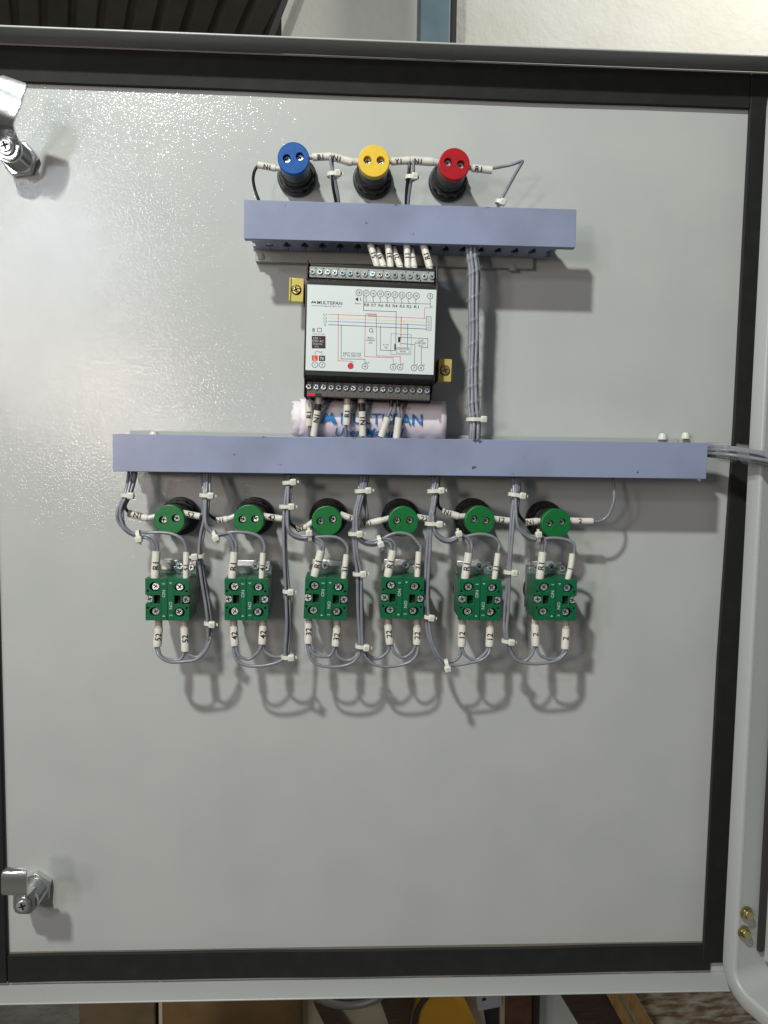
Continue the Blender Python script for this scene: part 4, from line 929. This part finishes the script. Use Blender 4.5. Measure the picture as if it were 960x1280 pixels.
# cable ties of the stations
for (x, y, h, hw, lb, roll, hd) in [
    (159.5, 619, 40, 6, 'cable tie at the top of the leftmost wire bundle', 2, 1), (174, 669, 44, 4.5, 'cable tie at the lower left bend above the leftmost push button', 75, 1),
    (258, 619, 41, 6.5, 'uppermost cable tie right of the leftmost green lamp', 0, 1), (249.5, 695, 45.5, 4.5, 'cable tie beside the 51 marker', 0, -1),
    (261.5, 779, 45.5, 4.2, 'cable tie right of the leftmost push button block', 0, 1), (269, 668.5, 45, 4.0, 'cable tie under the second green lamp from left', 60, 1),
    (361, 603, 38, 6, 'cable tie touching the long duct, third bundle from left', 0, 1), (358, 633, 43, 7, 'cable tie left of the third green lamp from left', 3, 1),
    (387.5, 671, 45, 5, 'upright cable tie under the third green lamp from left', 82, -1), (359.5, 739, 45.5, 4, 'cable tie on the wire between second and third push button', 2, 1),
    (359, 820.5, 45.5, 5.5, 'lowest cable tie right of the 42 markers', 0, 1), (453, 613.5, 41, 7.5, 'cable tie at the top of the fourth wire bundle', 0, 1),
    (443.5, 667, 45.5, 6, 'cable tie at the left of the 21 wire arch', 0, 1), (448.5, 717, 45.5, 5.5, 'cable tie between the 31 marker and the fourth push button', 0, 1),
    (452, 807.5, 45.5, 6, 'lowest cable tie between the 32 and 22 markers', 3, 1), (474.5, 675.5, 45.5, 4.5, 'slanting cable tie under the fourth green lamp from left', 68, 1),
    (543.5, 613.5, 41, 7.5, 'cable tie at the top of the fifth wire bundle', 0, 1), (541, 654.5, 45.5, 8, 'cable tie left of the fifth green lamp', 0, 1),
    (535, 771, 45.5, 3.4, 'cable tie beside the lower right of the fourth push button', 4, 1), (558, 830, 45.5, 4.5, 'upright cable tie on the loop left of the 12 markers', 82, 1),
    (574, 671.5, 45.5, 4.5, 'cable tie under the fifth green lamp from left', 70, -1), (644.5, 618.5, 41, 7.5, 'cable tie at the top of the sixth wire bundle', 2, 1),
    (636.5, 715, 45.5, 5, 'cable tie between the 11 marker and the rightmost push button', 4, 1), (633.5, 801, 45.5, 4.5, 'lowest cable tie left of the rightmost push button', 6, 1),
    (672, 672.5, 45.5, 4.5, 'cable tie under the rightmost green lamp', 80, -1)]:
    tie(x, y, h, hw, lb, roll + random.uniform(-6, 6), hd)

# --- cable bundle leaving the right end of the long duct over the gasket to the cabinet
GC = 'grey cables leaving the right end of the long duct'
cp = [(868, 562, 26), (886, 564, 27), (905, 565, 30), (925, 567, 38), (945, 570, 48), (965, 574, 58), (1000, 580, 70)]
for k, (oy, oh) in enumerate(((-5, 0), (-2.5, 3), (0.5, 0.5), (3.0, 3.4), (5.5, 0), (0, -3.5), (-4, -3))):
    wire([(x, y + oy * (1.0 if i < 2 else 1.15), h + oh) for i, (x, y, h) in enumerate(cp)], 'grey cable in the horizontal bundle at the right end of the long duct', GC, 'wire' if k != 3 else 'wire', r=0.0016)
ct = catmull([W(*p) for p in cp[1:]], 30)
helix(ct, 0.0072, 3, 0.010, 'spiral_wrap', 'clear spiral wrap round the horizontal cable bundle at right')

# ------------------------------------------------------------------ cam locks
def cam_lock(x, y, h, nutxy, tip_pts, lb, rollnut, offx=0):
    ax = W(x, y, h); nut = W(nutxy[0], nutxy[1], 4); c = Vector((ax.x, 0, ax.z))
    t = thing('cam_lock', c, lb, 'cam lock', 'chrome cam locks on the left edge of the door')
    mb = MB(); mb.prism([hexloop(14.4, rollnut), list(reversed(circ(0, 0, 9.3, 24)))], 0.4, 5.4); mb.build('nut', 'chrome', t, sc=0.001, bevel=0.0008)
    mb = MB(); pr = [(9.25, 0.3)]
    for i in range(8): pr += [(10.3, 5.6 + i * 1.9), (9.6, 6.5 + i * 1.9)]
    pr += [(10.0, 21), (10.0, h - 7)]
    mb.lathe(pr, 32); mb.build('threaded_barrel', 'chrome', t, sc=0.001)
    # bent arm: list of (along, h, half width)
    rot, prof, th_ = tip_pts
    mb = MB(); vs = []; cr, sr = math.cos(math.radians(rot)), math.sin(math.radians(rot))
    n = len(prof)
    for dz in (0, th_):
        for (u, hh, w) in prof:
            for s_ in (-1, 1): vs.append((offx * max(0, min(1, (u - 9) / 14)) + u * sr + s_ * w * cr, -(hh + dz), u * cr - s_ * w * sr))
    fs = []
    for i in range(n - 1):
        a_ = 2 * i; b_ = 2 * n + 2 * i
        fs += [(a_, a_ + 1, a_ + 3, a_ + 2), (b_, b_ + 2, b_ + 3, b_ + 1), (a_, a_ + 2, b_ + 2, b_), (a_ + 1, b_ + 1, b_ + 3, a_ + 3)]
    fs += [(0, 2 * n, 2 * n + 1, 1), (2 * n - 2, 2 * n - 1, 4 * n - 1, 4 * n - 2)]
    mb.add(vs, fs); o = mb.build('cam_arm', 'chrome', t, sc=0.001, angle=50, bevel=0.0005)
    MB().lathe([(6.6, h - 3.4), (6.6, h - 2.2), (5.6, h - 1.8)], 28).build('washer', 'chrome', t, sc=0.001)
    screw(4.9, 'nickel', t, 0, 0, h - 1.8, 0.35)
    return t
h = 30
prof = [(-8.6, h - 6, 4.0), (-7, h - 6, 7.0), (-3, h - 6, 9.0), (2, h - 6, 9.0), (4, h - 6, 8.6), (6, h - 4.5, 8.8), (8, h + 2, 9.4), (10, h + 10, 10.0), (12, h + 14.5, 10.2), (16, h + 16.8, 10.3), (24, h + 18.2, 10.3), (32, h + 18.6, 10.3), (37, h + 17.6, 10.3), (40, h + 16.6, 9.8), (41.5, h + 16, 8.4)]
cam_lock(5, 181, h, (22, 193), (17, prof, 2.2), 'upper chrome cam lock with its bent arm pointing up', 8, 4.5)
prof = [(-8.6, h - 6, 4.0), (-7, h - 6, 7.0), (-3, h - 6, 8.6), (4, h - 6, 8.6), (9, h - 6, 8.8), (15, h - 4.5, 9.0), (20, h + 4, 9.4), (23, h + 16, 9.7), (24.5, h + 21.5, 9.8), (27, h + 23, 9.8), (42, h + 23.5, 9.8), (44.5, h + 22.5, 9.2), (45.5, h + 20, 7.8)]
cam_lock(27, 1134, h, (46, 1117), (2, prof, 2.0), 'lower chrome cam lock with a short flat arm', 25, 4.5)
